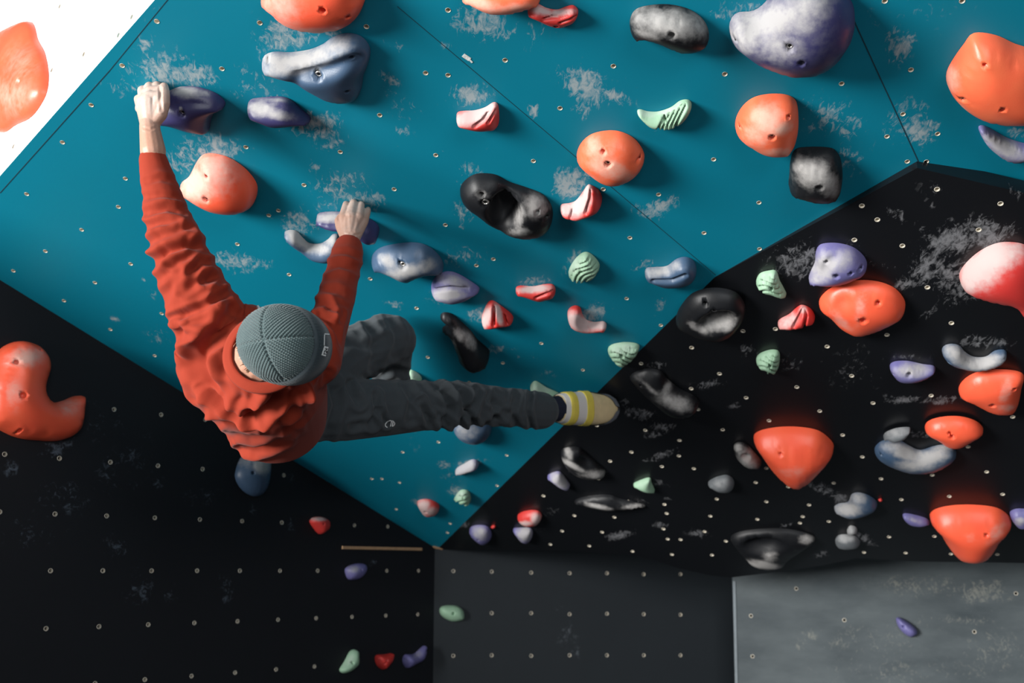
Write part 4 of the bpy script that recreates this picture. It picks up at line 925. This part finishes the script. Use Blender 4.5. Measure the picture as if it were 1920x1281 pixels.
fs.append(tuple(NT - 1 - j for j in range(NT)))
me = mesh_from('beanie', vs, fs)
bm = bmesh.new(); bm.from_mesh(me); bmesh.ops.recalc_face_normals(bm, faces=bm.faces); bm.to_mesh(me); bm.free()
beanie = link('beanie', me, M['cap'], person)
# folded brim, deepest at the brow
vs, fs = [], []
NT2 = 300; prof = [(1.0, 0.000), (1.035, 0.004), (1.05, 0.010), (1.052, 0.5), (1.045, 0.97), (1.0, 1.0), (0.97, 0.9)]
for j in range(NT2):
    th = 2 * math.pi * j / NT2
    front = 0.5 + 0.5 * math.cos(th)
    top = 93 - 31 * front ** 0.8; bot = 104
    for k_, (rad, t) in enumerate(prof):
        p = hat_point(top + (bot - top) * t, th, 1 + (rad - 1) * (0.15 + 0.85 * front ** 0.6))
        rib = 0.0011 * math.sin(th * 150) if 1 < k_ < 5 else 0
        vs.append(p + unit(p - hat_c) * rib)
kp = len(prof)
for j in range(NT2):
    for k_ in range(kp - 1):
        fs.append((j * kp + k_, ((j + 1) % NT2) * kp + k_, ((j + 1) % NT2) * kp + k_ + 1, j * kp + k_ + 1))
me2 = mesh_from('brim', vs, fs)
bm = bmesh.new(); bm.from_mesh(me2); bmesh.ops.recalc_face_normals(bm, faces=bm.faces); bm.to_mesh(me2); bm.free()
brim = link('brim', me2, M['cuff'], beanie); brim['label'] = 'darker folded brim'
tb = bvh_of(me2)
lab = ribbon('woven_label', tb, [[(611.5,650),(606,667)]], 7.5, 'label', brim, 0.0015); lab['label'] = 'white woven label with black letters'
ribbon('lettering', tb, [[(609.2,653.5),(613.2,654.4)],[(611.4,654),(610.6,656.6)],[(608,657.6),(612,658.6)],[(608,657.6),(607,661)],[(612,658.6),(611,662)],[(606.6,663.2),(610.4,664.2)],[(606.8,661.6),(606.2,664.6)]], 1.1, 'ink', lab, 0.0024)
ribbon('stitched_square', tb, [[(608.5,626.5),(617,627.5)]], 2.2, 'label', brim, 0.0015)
ribbon('stitch_line', tb, [[(608,628),(607.5,648)]], 0.9, 'label', brim, 0.0015)
# nape hair showing under the beanie
vs, fs = [], []
for i in range(150):
    t = rng.random(); th = math.radians(180 + rng.uniform(-18, 58))
    p = hat_point(92 + rng.uniform(-2, 4), th, 1.02)
    d = unit(-Hup * 0.35 - Hf * rng.uniform(0.5, 1.2) * abs(math.cos(th)) + Hs * (math.sin(th) * 0.5 + rng.uniform(-0.3, 0.3)))
    tube_seg(vs, fs, p, 0.0020, p + d * rng.uniform(0.010, 0.028), 0.0005, 5)
link('hair', mesh_from('hair', vs, fs), M['hair'], person)['label'] = 'short brown hair at the nape'

# ---- socks and climbing shoes
def shoe(pts, up_hint, straps):
    """pts: (u, v, depth, half width in pixels, height in metres) from heel to toe"""
    C_ = [P(u, v, d) for u, v, d, w, h in pts]
    ax = unit(C_[-1] - C_[0]); upv = unit(up_hint - (up_hint @ ax) * ax); sd = np.cross(ax, upv)
    def ring(c, w, h, k=28, grow=0.0):
        out = []
        for i in range(k):
            t = 2 * math.pi * i / k
            x, y = math.cos(t), math.sin(t)
            sx = abs(x) ** 0.8 * np.sign(x); sy = abs(y) ** 0.8 * np.sign(y)
            out.append(c + sd * sx * (w + grow) + upv * sy * ((h if y > 0 else h * 0.55) + grow))
        return out
    def tubeof(name, idx, grow, mat, parent, half=None):
        vs, fs = [], []
        secs = []
        dense = []
        for a in np.linspace(idx[0], idx[1], 14):
            i = min(int(a), len(pts) - 2); f = a - i
            f2 = f
            c = C_[i] * (1 - f2) + C_[i + 1] * f2
            w = (pts[i][3] * pts[i][2] * (1 - f2) + pts[i + 1][3] * pts[i + 1][2] * f2) / F
            h = pts[i][4] * (1 - f2) + pts[i + 1][4] * f2
            dense.append((c, w, h))
        k = 28
        for c, w, h in dense: vs += ring(c, w, h, k, grow)
        for j in range(len(dense) - 1):
            for i in range(k): fs.append((j * k + i, j * k + (i + 1) % k, (j + 1) * k + (i + 1) % k, (j + 1) * k + i))
        fs.append(tuple(range(k - 1, -1, -1))); fs.append(tuple((len(dense) - 1) * k + i for i in range(k)))
        me = mesh_from(name, vs, fs)
        bm = bmesh.new(); bm.from_mesh(me); bmesh.ops.recalc_face_normals(bm, faces=bm.faces); bm.to_mesh(me); bm.free()
        return link(name, me, M[mat], parent)
    n = len(pts) - 1
    s = tubeof('shoe', (0, n), 0.0, 'shoe', person)
    # rubber sole and toe cap: a shell under and around the shoe
    vs, fs = [], []; rows = []
    k = 24
    samp = []
    for a in np.linspace(0, n, 30):
        i = min(int(a), n - 1); f = a - i
        samp.append((C_[i] * (1 - f) + C_[i + 1] * f, (pts[i][3] * pts[i][2] * (1 - f) + pts[i + 1][3] * pts[i + 1][2] * f) / F, pts[i][4] * (1 - f) + pts[i + 1][4] * f, a / n))
    for c, w, h, t in samp:
        cover = -2 + min(84, 90 * max(0, (t - 0.47) / 0.36) ** 1.1)
        for i in range(k):
            ang = math.radians(-(180 + cover) + (180 + 2 * cover) * i / (k - 1))
            x, y = math.cos(ang), math.sin(ang)
            sx = abs(x) ** 0.8 * np.sign(x); sy = abs(y) ** 0.8 * np.sign(y)
            vs.append(c + sd * sx * (w + 0.0035) + upv * sy * ((h if y > 0 else h * 0.55) + 0.0035) + ax * 0.006 * t)
    for j in range(len(samp) - 1):
        for i in range(k - 1): fs.append((j * k + i, j * k + i + 1, (j + 1) * k + i + 1, (j + 1) * k + i))
    b = (len(samp) - 1) * k
    fs.append(tuple(b + i for i in range(k)))
    me = mesh_from('rubber_rand', vs, fs)
    link('rubber_rand', me, M['rubber'], s)['label'] = 'slate grey rubber sole and toe cap'
    for i0, i1, g, mt, nm in straps: tubeof(nm, (i0, i1), g, mt, s)
    return s
chain_vs, chain_fs = [], []
chain(chain_vs, chain_fs, [(1000,769,4.13,26),(1030,767,4.18,23),(1050,766,4.22,25)])
link('sock', remesh('sock', chain_vs, chain_fs, 0.004, 4), M['sock'], person)
sp = [(1044,766,4.215,25,.050),(1058,766,4.24,29,.056),(1080,766,4.28,30,.052),(1102,766,4.315,31,.044),(1122,768,4.34,28.5,.036),(1138,767,4.365,26,.028),(1149,767,4.38,19,.020),(1155.5,767,4.387,9,.010)]
upw = -FWD * 0.9 + UP * 0.1 - RIGHT * 0.1
shoe(sp, upw, [(0.15, 1.15, 0.002, 'tongue', 'heel_lining'), (0.72, 1.42, 0.005, 'strap', 'strap'), (1.45, 2.25, 0.0025, 'tongue', 'tongue'), (2.22, 2.85, 0.005, 'strap', 'strap')])
sp2 = [(733,776,4.30,24,.050),(742,768,4.33,27,.052),(754,757,4.35,26,.044),(766,745,4.365,22,.034),(774,737,4.375,14,.022)]
shoe(sp2, -FWD * 0.9 + RIGHT * 0.3, [(0.8, 1.4, 0.005, 'strap', 'strap'), (2.0, 2.5, 0.005, 'strap', 'strap')])

# ------------------------------------------------------------------ light, sky, camera
def area(name, loc, target, sx, sy, power, col):
    l = bpy.data.lights.new(name, 'AREA'); l.shape = 'RECTANGLE'; l.size = sx; l.size_y = sy; l.energy = power; l.color = col
    o = bpy.data.objects.new(name, l); COL.objects.link(o); o.location = loc
    o.rotation_euler = (Vector(target) - Vector(loc)).to_track_quat('-Z', 'Y').to_euler()
    return o
area('window_daylight', (-8.3, -2.1, 2.7), (-0.2, 3.6, 2.4), 3.6, 3.4, 2350, (1.0, 0.985, 0.96))
area('hall_lamps', (1.8, -3.6, 3.6), (0.0, 4.2, 2.0), 4.5, 2.4, 190, (0.95, 0.98, 1.0))
w = bpy.data.worlds.new('World'); S.world = w; w.use_nodes = True
w.node_tree.nodes['Background'].inputs[0].default_value = (0.75, 0.87, 1.0, 1); w.node_tree.nodes['Background'].inputs[1].default_value = 0.055

cam = bpy.data.cameras.new('camera'); co = bpy.data.objects.new('camera', cam); COL.objects.link(co)
co.location = Vector(CAM); co.rotation_euler = (math.pi / 2 + PITCH, 0, 0)
cam.sensor_fit = 'HORIZONTAL'; cam.sensor_width = 36; cam.lens = F / 1920 * 36; cam.clip_start = 0.05
cam.dof.use_dof = True; cam.dof.focus_distance = 3.2; cam.dof.aperture_fstop = 2.8
S.camera = co
vs = S.view_settings; vs.view_transform = 'Standard'; vs.look = 'None'; vs.gamma = 1.0; vs.use_curve_mapping = False; vs.exposure = 0.0
